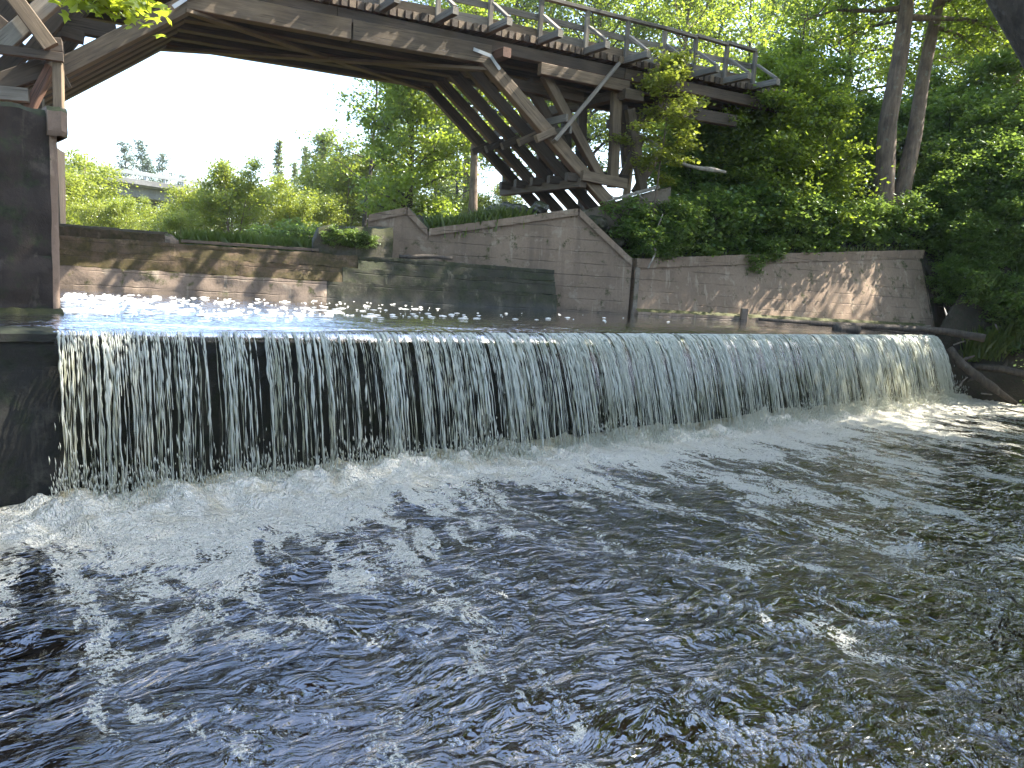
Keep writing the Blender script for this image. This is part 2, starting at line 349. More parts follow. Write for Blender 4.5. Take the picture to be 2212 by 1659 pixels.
def m_river():
    t = NT('river_water_and_foam'); P = t.n('NewGeometry').outputs['Position']
    m, a, b = weir_coords(t, P)
    flat = t.mapping(m, (1, 1, 0))
    # ripples
    warp = t.n('TexNoise', {'Vector': flat, 'Scale': 0.7, 'Detail': 3}).outputs['Color']
    wv2 = t.n('VectorMath', {0: flat, 1: t.n('VectorMath', {0: warp, 'Scale': 0.9}, operation='SCALE').outputs[0]}, operation='ADD').outputs[0]
    r1 = t.noise(t.mapping(wv2, (1.0, 1.9, 1), rot=(0, 0, 0.5)), 3.2, 3, 0.5, 0.6)
    r2 = t.noise(t.mapping(wv2, (1.0, 1.8, 1), rot=(0, 0, 0.75)), 10.0, 3, 0.5, 0.8)
    r3 = t.noise(t.mapping(wv2, (1.0, 1.5, 1), rot=(0, 0, 0.6)), 27.0, 2, 0.5, 0.4)
    calm = t.map(t.noise(flat, 0.5, 3), 0.38, 0.62, 0.35, 1.0)
    hgt = t.math('ADD', t.math('MULTIPLY', r1, 1.5), t.math('MULTIPLY', calm, t.math('ADD', t.math('MULTIPLY', r2, 0.28), t.math('MULTIPLY', r3, 0.05))))
    wat, nrm = water_nodes(t, P, (0.64, 0.40, 0.18), hgt, 0.055, 2.6)
    # foam cover
    st = t.map(t.noise(t.mapping(wv2, (0.95, 0.40, 1)), 1.0, 5, 0.62, 0.5), 0.28, 0.72)
    st2 = t.map(t.noise(t.mapping(wv2, (3.2, 1.5, 1)), 1.0, 5, 0.65, 0.7), 0.28, 0.72)
    n = t.math('ADD', t.math('MULTIPLY', st, 0.60), t.math('MULTIPLY', st2, 0.40))
    cr = t.n('ValToRGB', {0: t.math('DIVIDE', b, 16.0)}); el = cr.color_ramp.elements
    stops = [(0.0, 1.0), (0.07, 0.97), (0.105, 0.70), (0.17, 0.52), (0.28, 0.44), (0.42, 0.37), (0.65, 0.30), (1.0, 0.25)]
    while len(el) < len(stops): el.new(0.5)
    for e, (p, v) in zip(el, stops): e.position = p; e.color = (v, v, v, 1)
    dens = t.math('ADD', cr.outputs[0], t.map(a, 1.0, 14.0, -0.05, 0.05))
    thr = t.math('SUBTRACT', 1.0, dens)
    mask = t.n('MapRange', {0: n, 1: t.math('SUBTRACT', thr, 0.05), 2: t.math('ADD', thr, 0.22)}, interpolation_type='SMOOTHSTEP').outputs[0]
    vor = t.n('TexVoronoi', {'Vector': wv2, 'Scale': 26.0, 'Randomness': 1.0}).outputs['Distance']
    vor2 = t.n('TexVoronoi', {'Vector': flat, 'Scale': 70.0, 'Randomness': 1.0}).outputs['Distance']
    bub = t.math('ADD', t.math('MULTIPLY', vor, 0.65), t.math('MULTIPLY', vor2, 0.5))
    lace = t.map(t.math('ADD', t.math('MULTIPLY', bub, 0.75), t.math('ADD', t.math('MULTIPLY', r2, 0.9), t.math('MULTIPLY', r3, 0.5))), 0.75, 1.25)
    thick = t.map(b, 0.7, 2.1, 1.0, 0.0)
    lo = t.math('SUBTRACT', 1.0, t.math('MULTIPLY', mask, 0.82))
    fleck = t.n('MapRange', {0: lace, 1: lo, 2: t.math('ADD', lo, 0.16)}, interpolation_type='SMOOTHSTEP').outputs[0]
    cover = t.math('MAXIMUM', t.math('MULTIPLY', fleck, 0.9), t.math('MULTIPLY', mask, thick), clamp=True)
    gold = t.math('MULTIPLY', t.map(t.noise(flat, 1.7, 4, 0.6, 0.6), 0.52, 0.62), t.map(b, 0.2, 2.2, 0.8, 0.0))
    fcol = t.mix(gold, (0.82, 0.78, 0.65), (0.48, 0.38, 0.17))
    fh = t.math('ADD', t.math('MULTIPLY', bub, -0.6), t.math('ADD', t.noise(flat, 9, 5, 0.65), r2))
    fb = t.n('Bump', {'Height': fh, 'Strength': 1.0, 'Distance': 0.06, 'Normal': nrm}).outputs[0]
    foam = t.n('BsdfPrincipled', {'Base Color': fcol, 'Roughness': 0.35, 'Specular IOR Level': 0.6, 'Normal': fb})
    return t.done(t.n('MixShader', {0: cover, 1: wat, 2: foam}))

def m_pool():
    t = NT('still_pool_water'); P = t.n('NewGeometry').outputs['Position']
    m, a, b = weir_coords(t, P); flat = t.mapping(m, (1, 1, 0))
    w1 = t.noise(t.mapping(flat, (0.8, 3.0, 1)), 2.2, 3, 0.5, 0.6)
    w2 = t.noise(t.mapping(flat, (1.0, 2.6, 1)), 9.0, 3, 0.5, 0.5)
    near = t.map(b, -2.2, -0.3, 0.45, 1.0)
    h = t.math('MULTIPLY', near, t.math('ADD', w1, t.math('MULTIPLY', w2, 0.45)))
    wat, _ = water_nodes(t, P, (0.30, 0.16, 0.07), h, 0.035, 1.36)
    return t.done(wat)

def m_bed():
    t = NT('river_bed'); P = t.n('NewGeometry').outputs['Position']
    n = t.noise(P, 1.6, 5, 0.6); f = t.noise(P, 11, 5, 0.7); v = t.n('TexVoronoi', {'Vector': P, 'Scale': 5.0}).outputs['Distance']
    col = t.mix(t.map(n, 0.4, 0.6), (0.085, 0.06, 0.033), (0.04, 0.042, 0.014)); col = t.mix(t.map(f, 0.45, 0.7), col, (0.14, 0.105, 0.065))
    zz = t.n('SeparateXYZ', {0: P}).outputs[2]
    sand = t.math('MULTIPLY', t.map(zz, -0.55, -0.2), t.map(n, 0.35, 0.55))
    col = t.mix(t.math('MULTIPLY', sand, 0.8), col, (0.42, 0.26, 0.10))
    col = t.mix(t.map(v, 0.0, 0.35, 0.5, 0.0), col, (0.03, 0.025, 0.015))
    return t.done(t.n('BsdfPrincipled', {'Base Color': col, 'Roughness': 0.9, 'Normal': t.bump(f, 0.5, 0.05)}))

def m_fall():
    t = NT('falling_water_sheet')
    a = t.n('Attribute', attribute_name='along').outputs['Fac']; d = t.n('Attribute', attribute_name='drop').outputs['Fac']
    v = t.n('CombineXYZ', {0: a, 1: d}).outputs[0]
    w = t.noise(t.mapping(v, (1.6, 0.8, 1)), 1.0, 3)
    x = t.math('ADD', a, t.math('MULTIPLY', w, 0.12))
    v2 = t.n('CombineXYZ', {0: x, 1: d}).outputs[0]
    s1 = t.noise(t.mapping(v2, (15, 0.8, 1)), 1.0, 4, 0.65); s2 = t.noise(t.mapping(v2, (46, 5.0, 1)), 1.0, 4, 0.7)
    big = t.noise(t.mapping(v2, (1.1, 0.25, 1)), 1.0, 3)
    s = t.math('ADD', t.math('MULTIPLY', s1, 0.5), t.math('MULTIPLY', s2, 0.5))
    # thin and broken near the left end, fuller along the right
    thr = t.math('ADD', t.map(a, 0.0, 16.0, 0.66, 0.565), t.map(d, 0.0, 2.0, -0.01, 0.045))
    thr = t.math('ADD', thr, t.map(big, 0.35, 0.65, 0.05, -0.05))
    cl = t.n('Attribute', attribute_name='clump').outputs['Fac']
    thr = t.math('ADD', thr, t.map(cl, 0.2, 1.0, 0.06, -0.02))
    al = t.map(t.math('SUBTRACT', s, thr), 0.0, 0.045)
    nrm = t.bump(s, 0.5, 0.012)
    wht = t.n('BsdfPrincipled', {'Base Color': (0.80, 0.80, 0.66), 'Roughness': 0.22, 'Specular IOR Level': 0.7, 'Normal': nrm})
    trl = t.n('BsdfTranslucent', {'Color': (0.74, 0.74, 0.56)})
    wt = t.n('MixShader', {0: 0.35, 1: wht, 2: trl})
    fr = t.n('Fresnel', {'IOR': 1.33, 'Normal': nrm}).outputs[0]
    film = t.n('MixShader', {0: t.math('MULTIPLY', fr, t.map(d, 0.04, 0.30, 1.0, 0.08)), 1: t.n('BsdfTransparent', {'Color': (0.86, 0.85, 0.78)}), 2: t.n('BsdfGlossy', {'Roughness': 0.06, 'Normal': nrm})})
    al = t.math('MULTIPLY', al, t.map(d, 0.0, 0.10, 0.0, 0.7))
    return t.done(t.n('MixShader', {0: al, 1: film, 2: wt}))

def m_strand():
    t = NT('white_water'); P = t.n('NewGeometry').outputs['Position']
    n = t.noise(t.mapping(P, (30, 30, 6)), 1.0, 3)
    wht = t.n('BsdfPrincipled', {'Base Color': t.mix(n, (0.74, 0.74, 0.60), (0.92, 0.92, 0.82)), 'Roughness': 0.2, 'Specular IOR Level': 0.8})
    s = t.n('MixShader', {0: 0.3, 1: wht, 2: t.n('BsdfTranslucent', {'Color': (0.7, 0.72, 0.6)})})
    return t.done(t.n('MixShader', {0: 0.12, 1: s, 2: t.n('BsdfTransparent')}))

M['river'] = m_river(); M['pool'] = m_pool(); M['bed'] = m_bed(); M['fall'] = m_fall(); M['white'] = m_strand()

def mound(a, b):
    e = np.exp(-np.clip(b - 0.85, 0, None) / 0.55) * np.clip((b + 0.1) / 0.5, 0.15, 1)
    lump = 0.6 + 1.1 * pn(a * 1.5, b * 1.5, 21) + 0.6 * pn(a * 4.0, b * 4.0, 22) + 0.45 * np.abs(pn(a * 9.0, b * 8.0, 23)) + 0.25 * np.abs(pn(a * 20, b * 20, 24))
    sp = np.clip(fbm(a * 4.2, b * 4.0, 3, 27) - 0.22, 0, 1) * 0.42 * np.exp(-((b - 0.7) / 0.28) ** 2)
    return (0.22 * e * np.clip(lump, 0.05, 2) + sp) * np.clip((a + 1.5) / 1.5, 0, 1)

def river_grid(nth, nr, r0=3.0, rmax=36.0, b_end=-0.02):
    th = np.radians(np.linspace(-62, 84, nth)); dx, dy = np.sin(th), np.cos(th)
    dn = dx * nv_[0] + dy * nv_[1]; off = -(WA @ nv_)
    r1 = np.where(dn < -1e-3, (b_end - off) / np.minimum(dn, -1e-3), rmax); r1 = np.minimum(r1, rmax)
    k = np.linspace(0, 1, nr)
    r = r0 * (r1[:, None] / r0) ** k[None]
    X = r * dx[:, None]; Y = r * dy[:, None]
    a = (X - WA[0]) * wv_[0] + (Y - WA[1]) * wv_[1]; b = (X - WA[0]) * nv_[0] + (Y - WA[1]) * nv_[1]
    return X, Y, a, b
X, Y, a, b = river_grid(560, 620)
wl2 = fbm(a * 0.55 + 0.3 * b, b * 0.9, 3, 1) * 0.040 + fbm(a * 1.9 + b * .6, b * 2.6, 3, 2) * 0.016 + pn(a * 6 + 2 * b, b * 7, 3) * 0.004
chop = np.exp(-b / 3.0) * (0.05 * fbm(a * 2.2, b * 2.4, 4, 8))
Z = wl2 + np.clip(chop, -0.06, 0.1) * np.clip(b * 3, 0, 1) + mound(a, b)
obj('river', mesh('river', np.stack([X, Y, Z], -1).reshape(-1, 3), grid_faces(*X.shape), M['river'], True), kind='structure')
Xb, Yb, ab, bb = river_grid(150, 150, 2.0, 40.0)
dep = 0.16 + 0.75 * np.clip((np.hypot(Xb - 0.0, Yb + 1.0) - 4.0) / 9.0, 0, 1) + 0.10 * fbm(Xb * 0.9, Yb * 0.9, 4, 41) + 0.05 * np.abs(pn(Xb * 3, Yb * 3, 42))
dep = dep + 0.35 * np.clip((-Xb - 0.2 * Yb) / 3.0, 0, 1)
obj('river_bed', mesh('river_bed', np.stack([Xb, Yb, -np.clip(dep, 0.07, 1.3)], -1).reshape(-1, 3), grid_faces(*Xb.shape), M['bed'], True), kind='structure')

# upper pool and its bed
aa, bb = np.meshgrid(np.linspace(-16, 24.7, 260), -np.geomspace(0.25, 24, 160) + 0.0, indexing='ij')
V = W(aa, bb, POOL + (HEAD - POOL) * (1 - np.exp((bb + 0.25) / 0.55))); V[..., 2] += 0.006 * fbm(aa * 0.8, bb * 2.5, 3, 11) + 0.012 * np.exp(-((bb + 1.3) / 0.25) ** 2) * (0.5 + pn(aa * 0.5, bb, 12))
obj('upper_pool', mesh('upper_pool', V.reshape(-1, 3), grid_faces(*aa.shape)[:, ::-1], M['pool'], True), kind='structure')
a2, b2 = np.meshgrid(np.linspace(-16, 25, 60), np.linspace(-24, -0.9, 40), indexing='ij')
V = W(a2, b2, 1.45 + 0.08 * fbm(a2, b2, 3, 13))
obj('pool_bed', mesh('pool_bed', V.reshape(-1, 3), grid_faces(*a2.shape), M['bed'], True), kind='structure')

def clump(a):
    k = pn(a * 2.7, 0.5, 51) + 0.8 * pn(a * 6.3, 0.5, 56) + 0.45 * pn(a * 13, 0.5, 58)
    t = np.clip((k + 0.16) / 0.42, 0, 1); return 0.24 + 0.76 * t * t * (3 - 2 * t)
# falling sheet
V0 = 1.45
def nappe(b): return np.where(b > 0, POOL - 0.005 - 4.9 * (np.clip(b, 0, None) / V0) ** 2, POOL - 0.002)
def v_left(a): return 0.42 + 0.58 * np.clip(a / 8.0, 0, 1)                 # the thin left end clings closer to the wall
bs = np.concatenate([np.linspace(-0.28, 0, 5)[:-1], np.sqrt(np.linspace(0, 1, 26)) * 0.93])
aa, bb = np.meshgrid(np.linspace(0.02, WL, 620), bs, indexing='ij')
edge = 0.012 * pn(aa * 3, aa * 0, 31) + 0.006 * pn(aa * 11, aa * 0, 32)
V = W(aa, bb * np.where(bb > 0, v_left(aa), 1) + edge * np.clip(bb, 0, 1) * 4, nappe(bb) + 0.01 * pn(aa * 2.0, bb, 33) * np.clip(1 - np.abs(bb) * 4, 0, 1))
drop = np.clip(POOL - nappe(bb), 0, 3)
obj('falling_water', mesh('falling_water', V.reshape(-1, 3), grid_faces(*aa.shape), M['fall'], True, {'along': aa.ravel(), 'drop': drop.ravel(), 'clump': clump(aa).ravel()}), kind='stuff')

def strands(n):
    P = Pack(); g = np.random.default_rng(11)
    k = 0
    while k < n:
        a0 = g.random() * (WL - 0.1) + 0.05
        full = np.clip(0.30 + a0 / 17.0, 0, 0.80) * float(clump(a0)) * (0.75 + 1.0 * pn(a0 * 17, 0.5, 57)) + 0.25 * max(0, 1 - a0 / 1.2)
        if g.random() > full: continue
        k += 1
        m = 30
        top = 0.0 if g.random() < 0.7 else g.random() * 0.6
        lim = 1.0 if g.random() < 0.55 else g.uniform(0.3, 0.95)
        tt = np.linspace(top, lim, m)
        v = V0 * v_left(a0) * g.uniform(0.90, 1.10)
        tf = math.sqrt(2 * 2.03 / 9.8)
        zz = POOL + 0.006 - 4.9 * (tt * tf) ** 2
        bb_ = v * tt * tf
        wob = (pn(tt * 5 + k * 3.1, k * 0.37, 52) * 0.035 + pn(tt * 14 + k, k * 0.7, 53) * 0.014) * (0.25 + tt)
        r = math.exp(g.normal(math.log(0.0045), 0.50))
        br = np.clip(1.1 + 3.4 * pn(tt * 15 + k * 7.7, k * 1.3, 54) - 0.5 * tt, 0.0, 2.4)
        rad = np.clip(r * br * np.sin(np.clip(np.linspace(0, 1, m) * 1.0, 0.02, 0.985) * np.pi) ** 0.3, 0.0004, 0.05)
        Vt, Ft, _ = tube(W(a0 + wob, bb_, zz), rad, 4, False)
        P.add(Vt, Ft)
    return P.me('water_strands', M['white'], True)
obj('water_strands', strands(3900), kind='stuff')

def spray(n):
    g = np.random.default_rng(12)
    a0 = g.random(n) * (WL + 0.3) - 0.1
    dense = np.clip(0.45 + 0.9 * pn(a0 * 0.8, a0 * 0, 55) + 0.5 * (a0 < 1.4), 0.12, 1.5)
    z = g.exponential(0.20, n) * dense + 0.02; b_ = 0.82 * v_left(a0) + g.normal(0.08, 0.13, n) + 0.1 * g.random(n)
    c = W(a0, np.maximum(b_, 0.05), np.minimum(z, 1.1) + 0.05)
    w = g.uniform(0.003, 0.009, n); h = g.uniform(0.008, 0.05, n) * (1 + z)
    base = np.array([(1, 0, 0), (0, 1, 0), (-1, 0, 0), (0, -1, 0), (0, 0, 1), (0, 0, -1)], float)
    Vs = c[:, None] + base[None] * np.stack([w, w, h], -1)[:, None]
    Vs[:, 4, 0] -= 0.0 + h * 0.15
    f = np.array([(0, 1, 4), (1, 2, 4), (2, 3, 4), (3, 0, 4), (1, 0, 5), (2, 1, 5), (3, 2, 5), (0, 3, 5)])
    F = (f[None] + np.arange(n)[:, None, None] * 6).reshape(-1, 3)
    return mesh('spray', Vs.reshape(-1, 3), F, M['white'], True)
obj('spray', spray(26000), kind='stuff')

# ------------------------------------------------------------------ sweeps of concrete
def sweep(name, parent, mat, stations, amp=0.015, freq=2.5, seed=0, sub=0.12, **props):
    """stations: list of (xy, normal, [(off, z), ...]) profiles, all of one length, joined along the run and capped"""
    pts = []
    for xy, n, prof in stations: pts.append([(xy[0] + n[0] * o, xy[1] + n[1] * o, z) for o, z in prof])
    A = np.array(pts, float)                                # stations x profile
    def dens(A, axis):
        A = np.moveaxis(A, axis, 0); out = []
        for i in range(len(A) - 1):
            L = np.linalg.norm(A[i + 1] - A[i], axis=-1).max(); m = max(1, min(160, int(L / sub)))
            for k in range(m): out.append(A[i] + (A[i + 1] - A[i]) * (k / m))
        out.append(A[-1]); return np.moveaxis(np.array(out), 0, axis)
    A = dens(dens(A, 0), 1)
    n0, n1 = A.shape[:2]
    q = A[..., 0] * 0.7 + A[..., 1] * 0.9
    if amp:
        d = amp * (fbm(q * freq, A[..., 2] * freq, 4, seed) + 0.5 * fbm(q * freq * 0.3, A[..., 2] * freq * 1.5, 2, seed + 3))
        nn = np.array([s[1] for s in stations]).mean(0)
        A[..., 0] += nn[0] * d; A[..., 1] += nn[1] * d; A[..., 2] += amp * 0.7 * pn(q * freq * 1.7, A[..., 2] * 0.5, seed + 9)
    F = grid_faces(n0, n1)
    caps = [np.arange(n1)[None][:, ::-1], (np.arange(n1) + (n0 - 1) * n1)[None]]
    me = mesh(name, A.reshape(-1, 3), [F, *caps], mat, True); me.set_sharp_from_angle(angle=math.radians(38))
    return obj(name, me, parent, **props)

# weir
weir = thing('weir', 'long straight dark wet concrete weir under the falling water', 'weir', (*W(0, -0.5, 0.0)[:2], -0.6))
st = [(W(a_, 0, 0)[:2], nv_, [(-0.03, -1.0), (-0.06, 1.7), (0.0, 1.80), (-0.01, 1.96), (-0.10, 1.985), (-1.2, 1.985), (-1.2, -1.0)]) for a_ in (-7, 0, 8, 16, WL + 0.3)]
sweep('weir_wall', weir, M['weir'], st, 0.03, 2.2, 61)
sweep('crest_ledge', weir, M['weir'], [(W(a_, 0, 0)[:2], nv_, [(0.05, 1.93), (0.06, 2.02), (-0.1, 2.06), (-1.25, 2.10), (-1.25, 1.93)]) for a_ in (-7, -2, 0.05)], 0.02, 3, 62)

# left pier
pier = thing('bridge_pier', 'tall dark concrete bridge pier with a warm lit corner at the end of the weir', 'pier', (*W(-1.8, -4, 0)[:2], 1.9))
pa = 0.22
st = [(W(a_, -1.3, 0)[:2], nv_, [(0.06, 1.9), (0.04, 2.5), (0.0, 4.66), (-0.06, 4.72), (-3.2, 4.72), (-3.2, 1.9)]) for a_ in (-6.0, -3, pa)]
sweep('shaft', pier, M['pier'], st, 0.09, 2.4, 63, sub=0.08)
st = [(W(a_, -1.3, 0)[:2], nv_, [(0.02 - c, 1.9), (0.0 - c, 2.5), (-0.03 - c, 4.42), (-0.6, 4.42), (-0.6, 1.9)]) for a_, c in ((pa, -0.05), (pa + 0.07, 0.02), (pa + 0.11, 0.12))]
sweep('corner_edge', pier, M['pier_sunlit'], st, 0.05, 4, 64, sub=0.06)
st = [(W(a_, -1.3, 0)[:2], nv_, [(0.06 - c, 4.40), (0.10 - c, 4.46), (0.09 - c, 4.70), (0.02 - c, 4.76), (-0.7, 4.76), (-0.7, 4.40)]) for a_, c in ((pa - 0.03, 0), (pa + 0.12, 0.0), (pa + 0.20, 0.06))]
sweep('capstone', pier, M['pier_sunlit'], st, 0.03, 5, 65, sub=0.05)
sweep('footing', pier, M['moss'], [(W(a_, -1.25, 0)[:2], nv_, [(0.18, 1.95), (0.16, 2.12), (0.05, 2.22), (-0.3, 2.24), (-0.3, 1.95)]) for a_ in (-1.0, pa - 0.2, pa + 0.10)], 0.05, 5, 66, sub=0.06)

# stepped dam across the upper pool
DL = PD(137, 620, 17.0)[:2]; DR = PD(1190, 660, 20.5)[:2]; dv = (DR - DL) / np.linalg.norm(DR - DL); dn = np.array([dv[1], -dv[0]]); DLEN = np.linalg.norm(DR - DL)
def D_(s): return DL + dv * s
def DS(u): return float((PP(u, 600, DL, DR)[:2] - DL) @ dv)
dam = thing('stepped_dam', 'low stepped concrete dam with brown moss and timber shadows across the pool', 'dam', (*D_(8), 1.5))
ss = (-9, 0, 4, 8, DLEN + 0.2)
def course(name, mat, mat2, z0, z1, o0, o1, back, seed, amp=0.05, over=0.0):
    cut = DS(742 + (seed - 72) * 34)  # right of this staggered cut the courses carry the painted shade
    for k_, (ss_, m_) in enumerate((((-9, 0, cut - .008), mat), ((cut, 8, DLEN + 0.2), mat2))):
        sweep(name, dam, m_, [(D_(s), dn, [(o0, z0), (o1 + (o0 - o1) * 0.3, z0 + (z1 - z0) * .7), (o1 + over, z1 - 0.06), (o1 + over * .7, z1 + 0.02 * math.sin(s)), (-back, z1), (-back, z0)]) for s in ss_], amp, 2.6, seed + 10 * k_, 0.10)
course('course', M['dam_low'], M['dam_wet_shaded'], 1.3, 2.62, 0.20, -0.16, 1.2, 71, 0.05, 0.03)
course('course', M['dam'], M['dam_wet_shaded'], 2.62, 2.98, -0.21, -0.33, 1.2, 72, 0.06, 0.03)
course('course', M['dam'], M['dam_wet_shaded'], 2.98, 3.29, -0.37, -0.48, 1.2, 73, 0.06, 0.04)
p0 = D_(DS(385)) - dn * 0.56; p1 = D_(DS(690)) - dn * 0.56
beam('plank', dam, (*p0, 3.36), (*p1, 3.37), 0.16, 0.07, M['wood_dark'])
sill = thing('concrete_sill', 'long low concrete block with moss lying on the left end of the dam', 'sill', (*(D_(-1) - dn), 3.2))
sweep('block', sill, M['dam'], [(D_(s) - dn * 0.85, dn, [(0, 3.26), (0.02, 3.50), (-0.1, 3.56), (-0.5, 3.57), (-0.6, 3.26)]) for s in (-9, -1, DS(345))], 0.05, 3, 74)
sweep('broken_end', sill, M['dam_low'], [(D_(s) - dn * 0.85, dn, [(0.03 - c, 3.26), (0.03 - c, 3.46 - c), (-0.1, 3.54 - c * 1.3), (-0.45, 3.52 - c), (-0.5, 3.26)]) for s, c in ((DS(345) + .01, 0.0), (DS(358), 0.02), (DS(372), 0.12))], 0.06, 5, 75, 0.06)
blk = thing('mossy_block', 'big moss covered masonry block with small plants on the dam beside the brown wall', 'block', (*(D_(DS(760)) - dn), 3.2))
st = []
for s, h, c in ((DS(677), 0.34, 0.10), (DS(688), 0.64, 0.0), (DS(715), 0.74, 0), (DS(790), 0.80, 0), (DS(853), 0.80, 0)):
    st.append((D_(s) - dn * 0.58, dn, [(0.05 - c, 3.25), (0.02 - c, 3.25 + h * 0.8), (-0.15, 3.25 + h), (-0.75, 3.27 + h), (-0.9, 3.25)]))
sweep('masonry', blk, M['moss'], st, 0.14, 1.6, 76, 0.08)

# brown abutment wall, retaining wall, upper wall
Q1 = PD(1370, 668, 21.2)[:2]; qd = np.array([-1.0, -0.05]); qd /= np.linalg.norm(qd); Q0 = Q1 + qd * 12.0
qn = np.array([-qd[1], qd[0]]); qn = qn if qn[1] < 0 else -qn
abut = thing('abutment_wall', 'brown stained concrete wall with a sloping right end below the bridge struts', 'wall', (*(Q1 + qd * 7), 1.4))
topsp = [(795, 470), (880, 453), (925, 500), (1250, 456), (1366, 566)]
tp = [PP(u, v, Q0, Q1) for u, v in topsp]
st = [(p[:2], qn, [(0.0, 1.4), (0.0, p[2]), (-0.7, p[2]), (-0.7, 1.4)]) for p in tp]
sweep('wall_face', abut, M['conc'], st, 0.025, 1.6, 81)
for i in range(4):
    pa_, pb_ = tp[i].copy(), tp[i + 1].copy(); L = np.linalg.norm(pb_ - pa_); e = (pb_ - pa_) / L
    up = np.cross(e, [qn[0], qn[1], 0]); up = up if up[2] > 0 else -up
    pa_ = pa_ + e * 0.03; pb_ = pb_ - e * 0.03
    sweep('coping', abut, M['conc'], [(p[:2], qn, [(0.08, p[2] - 0.12), (0.08, p[2] + 0.07), (-0.62, p[2] + 0.10), (-0.62, p[2] - 0.10)]) for p in (pa_, pb_)], 0.02, 3, 82 + i, 0.2)
RT0, RT1 = PD(1371, 566, 21.25), PD(1988, 546, 26.0); RF0, RF1 = PD(1371, 676, 21.1), PD(2030, 714, 25.3)
RF0[2] = RF1[2] = 1.6; RF1[:2] = PD(2033, 716, 25.3)[:2]
rv = RT1[:2] - RT0[:2]; rv /= np.linalg.norm(rv); rn = np.array([rv[1], -rv[0]])
ret = thing('retaining_wall', 'long brown concrete retaining wall with stained face in front of the dark shrubs', 'wall', (*((RT0 + RT1)[:2] / 2), 1.4))
st = []
for k in (0, 0.33, 0.66, 1.0):
    T = RT0 + (RT1 - RT0) * k; Fp = RF0 + (RF1 - RF0) * k; d0 = (Fp[:2] - T[:2]) @ rn; s0 = (Fp[:2] - T[:2]) @ rv
    st.append((T[:2], rn, [(0.0, T[2]), (-0.7, T[2]), (-0.7, 1.6)], d0, s0, Fp))
pts = []
A = []
for T_, n_, prof, d0, s0, Fp in st:
    A.append([(Fp[0], Fp[1], 1.6), (T_[0], T_[1], prof[0][1]), (T_[0] - n_[0] * .7, T_[1] - n_[1] * .7, prof[0][1]), (Fp[0] - n_[0] * 1.2, Fp[1] - n_[1] * 1.2, 1.6)])
A = np.array(A)
def patch(name, parent, mat, A, amp, seed, sub=0.14):
    def dens(A, axis):
        A = np.moveaxis(A, axis, 0); out = []
        for i in range(len(A) - 1):
            m = max(1, int(np.linalg.norm(A[i + 1] - A[i], axis=-1).max() / sub))
            for k in range(m): out.append(A[i] + (A[i + 1] - A[i]) * (k / m))
        out.append(A[-1]); return np.moveaxis(np.array(out), 0, axis)
    A = dens(dens(A, 0), 1); q = A[..., 0] + A[..., 1]
    A = A + amp * fbm(q * 1.6, A[..., 2] * 2, 4, seed)[..., None] * np.array([0.5, -0.8, 0.3])
    n0, n1 = A.shape[:2]
    me = mesh(name, A.reshape(-1, 3), [grid_faces(n0, n1), np.arange(n1)[None][:, ::-1], (np.arange(n1) + (n0 - 1) * n1)[None]], mat, True); me.set_sharp_from_angle(angle=math.radians(38))
    return obj(name, me, parent)
patch('wall_face', ret, M['conc'], A, 0.03, 91)
sweep('coping', ret, M['conc'], [(p[:2], rn, [(0.0, p[2] - 0.20), (0.10, p[2] - 0.18), (0.11, p[2] + 0.10), (-0.6, p[2] + 0.14), (-0.6, p[2] - 0.20)]) for p in (RT0 + 0.0, RT0 * .5 + RT1 * .5 + np.array([0, 0, 0.02]), RT1 + np.array([*(rv * 0.05), 0]))], 0.04, 2.5, 92, 0.12)
sweep('footing', ret, M['dam_low'], [((RF0 + (RF1 - RF0) * k)[:2], rn, [(0.16, 1.6), (0.14, 2.30), (0.02, 2.38), (-0.2, 2.38), (-0.2, 1.6)]) for k in (0.0, 0.5, 0.93)], 0.04, 3, 93, 0.12)
eb = np.array([0.70, 0.72]); e1 = RT1[:2] - rv * 0.06; f1 = RF1[:2] - rv * 0.06
A = np.array([[(*f1, 1.6), (*e1, RT1[2] + 0.1)], [(*(f1 + eb * 1.6), 1.6), (*(e1 + eb * 1.6), RT1[2] + 0.1)]])
patch('end_face', ret, M['moss'], A, 0.04, 94)
post = beam('stub_post', ret, (*(RF0 + (RF1 - RF0) * 0.30)[:2] + rn * 0.2, 1.7), (*(RF0 + (RF1 - RF0) * 0.30)[:2] + rn * 0.2, 2.55), 0.2, 0.16, M['dam_low'])
beam('stub_post', abut, (*(Q1 + qn * 0.05), 1.7), (*(Q1 + qn * 0.02), 3.5), 0.12, 0.10, M['conc_up'])
upw = thing('upper_wall', 'streaked upper concrete abutment set back under the bridge trestle', 'wall', PD(1330, 470, 22.0)[:3] * np.array([1, 1, 0]) + np.array([0, 0, 3.5]))
u0, u1 = PD(1238, 462, 21.95), PD(1450, 402, 21.95); un = np.array([0.1, -1.0])
sweep('wall_face', upw, M['conc_up'], [(p[:2], un, [(0, 3.4), (0, p[2]), (-1.2, p[2] + 0.05), (-1.2, 3.4)]) for p in (u0, u1)], 0.05, 1.8, 95)

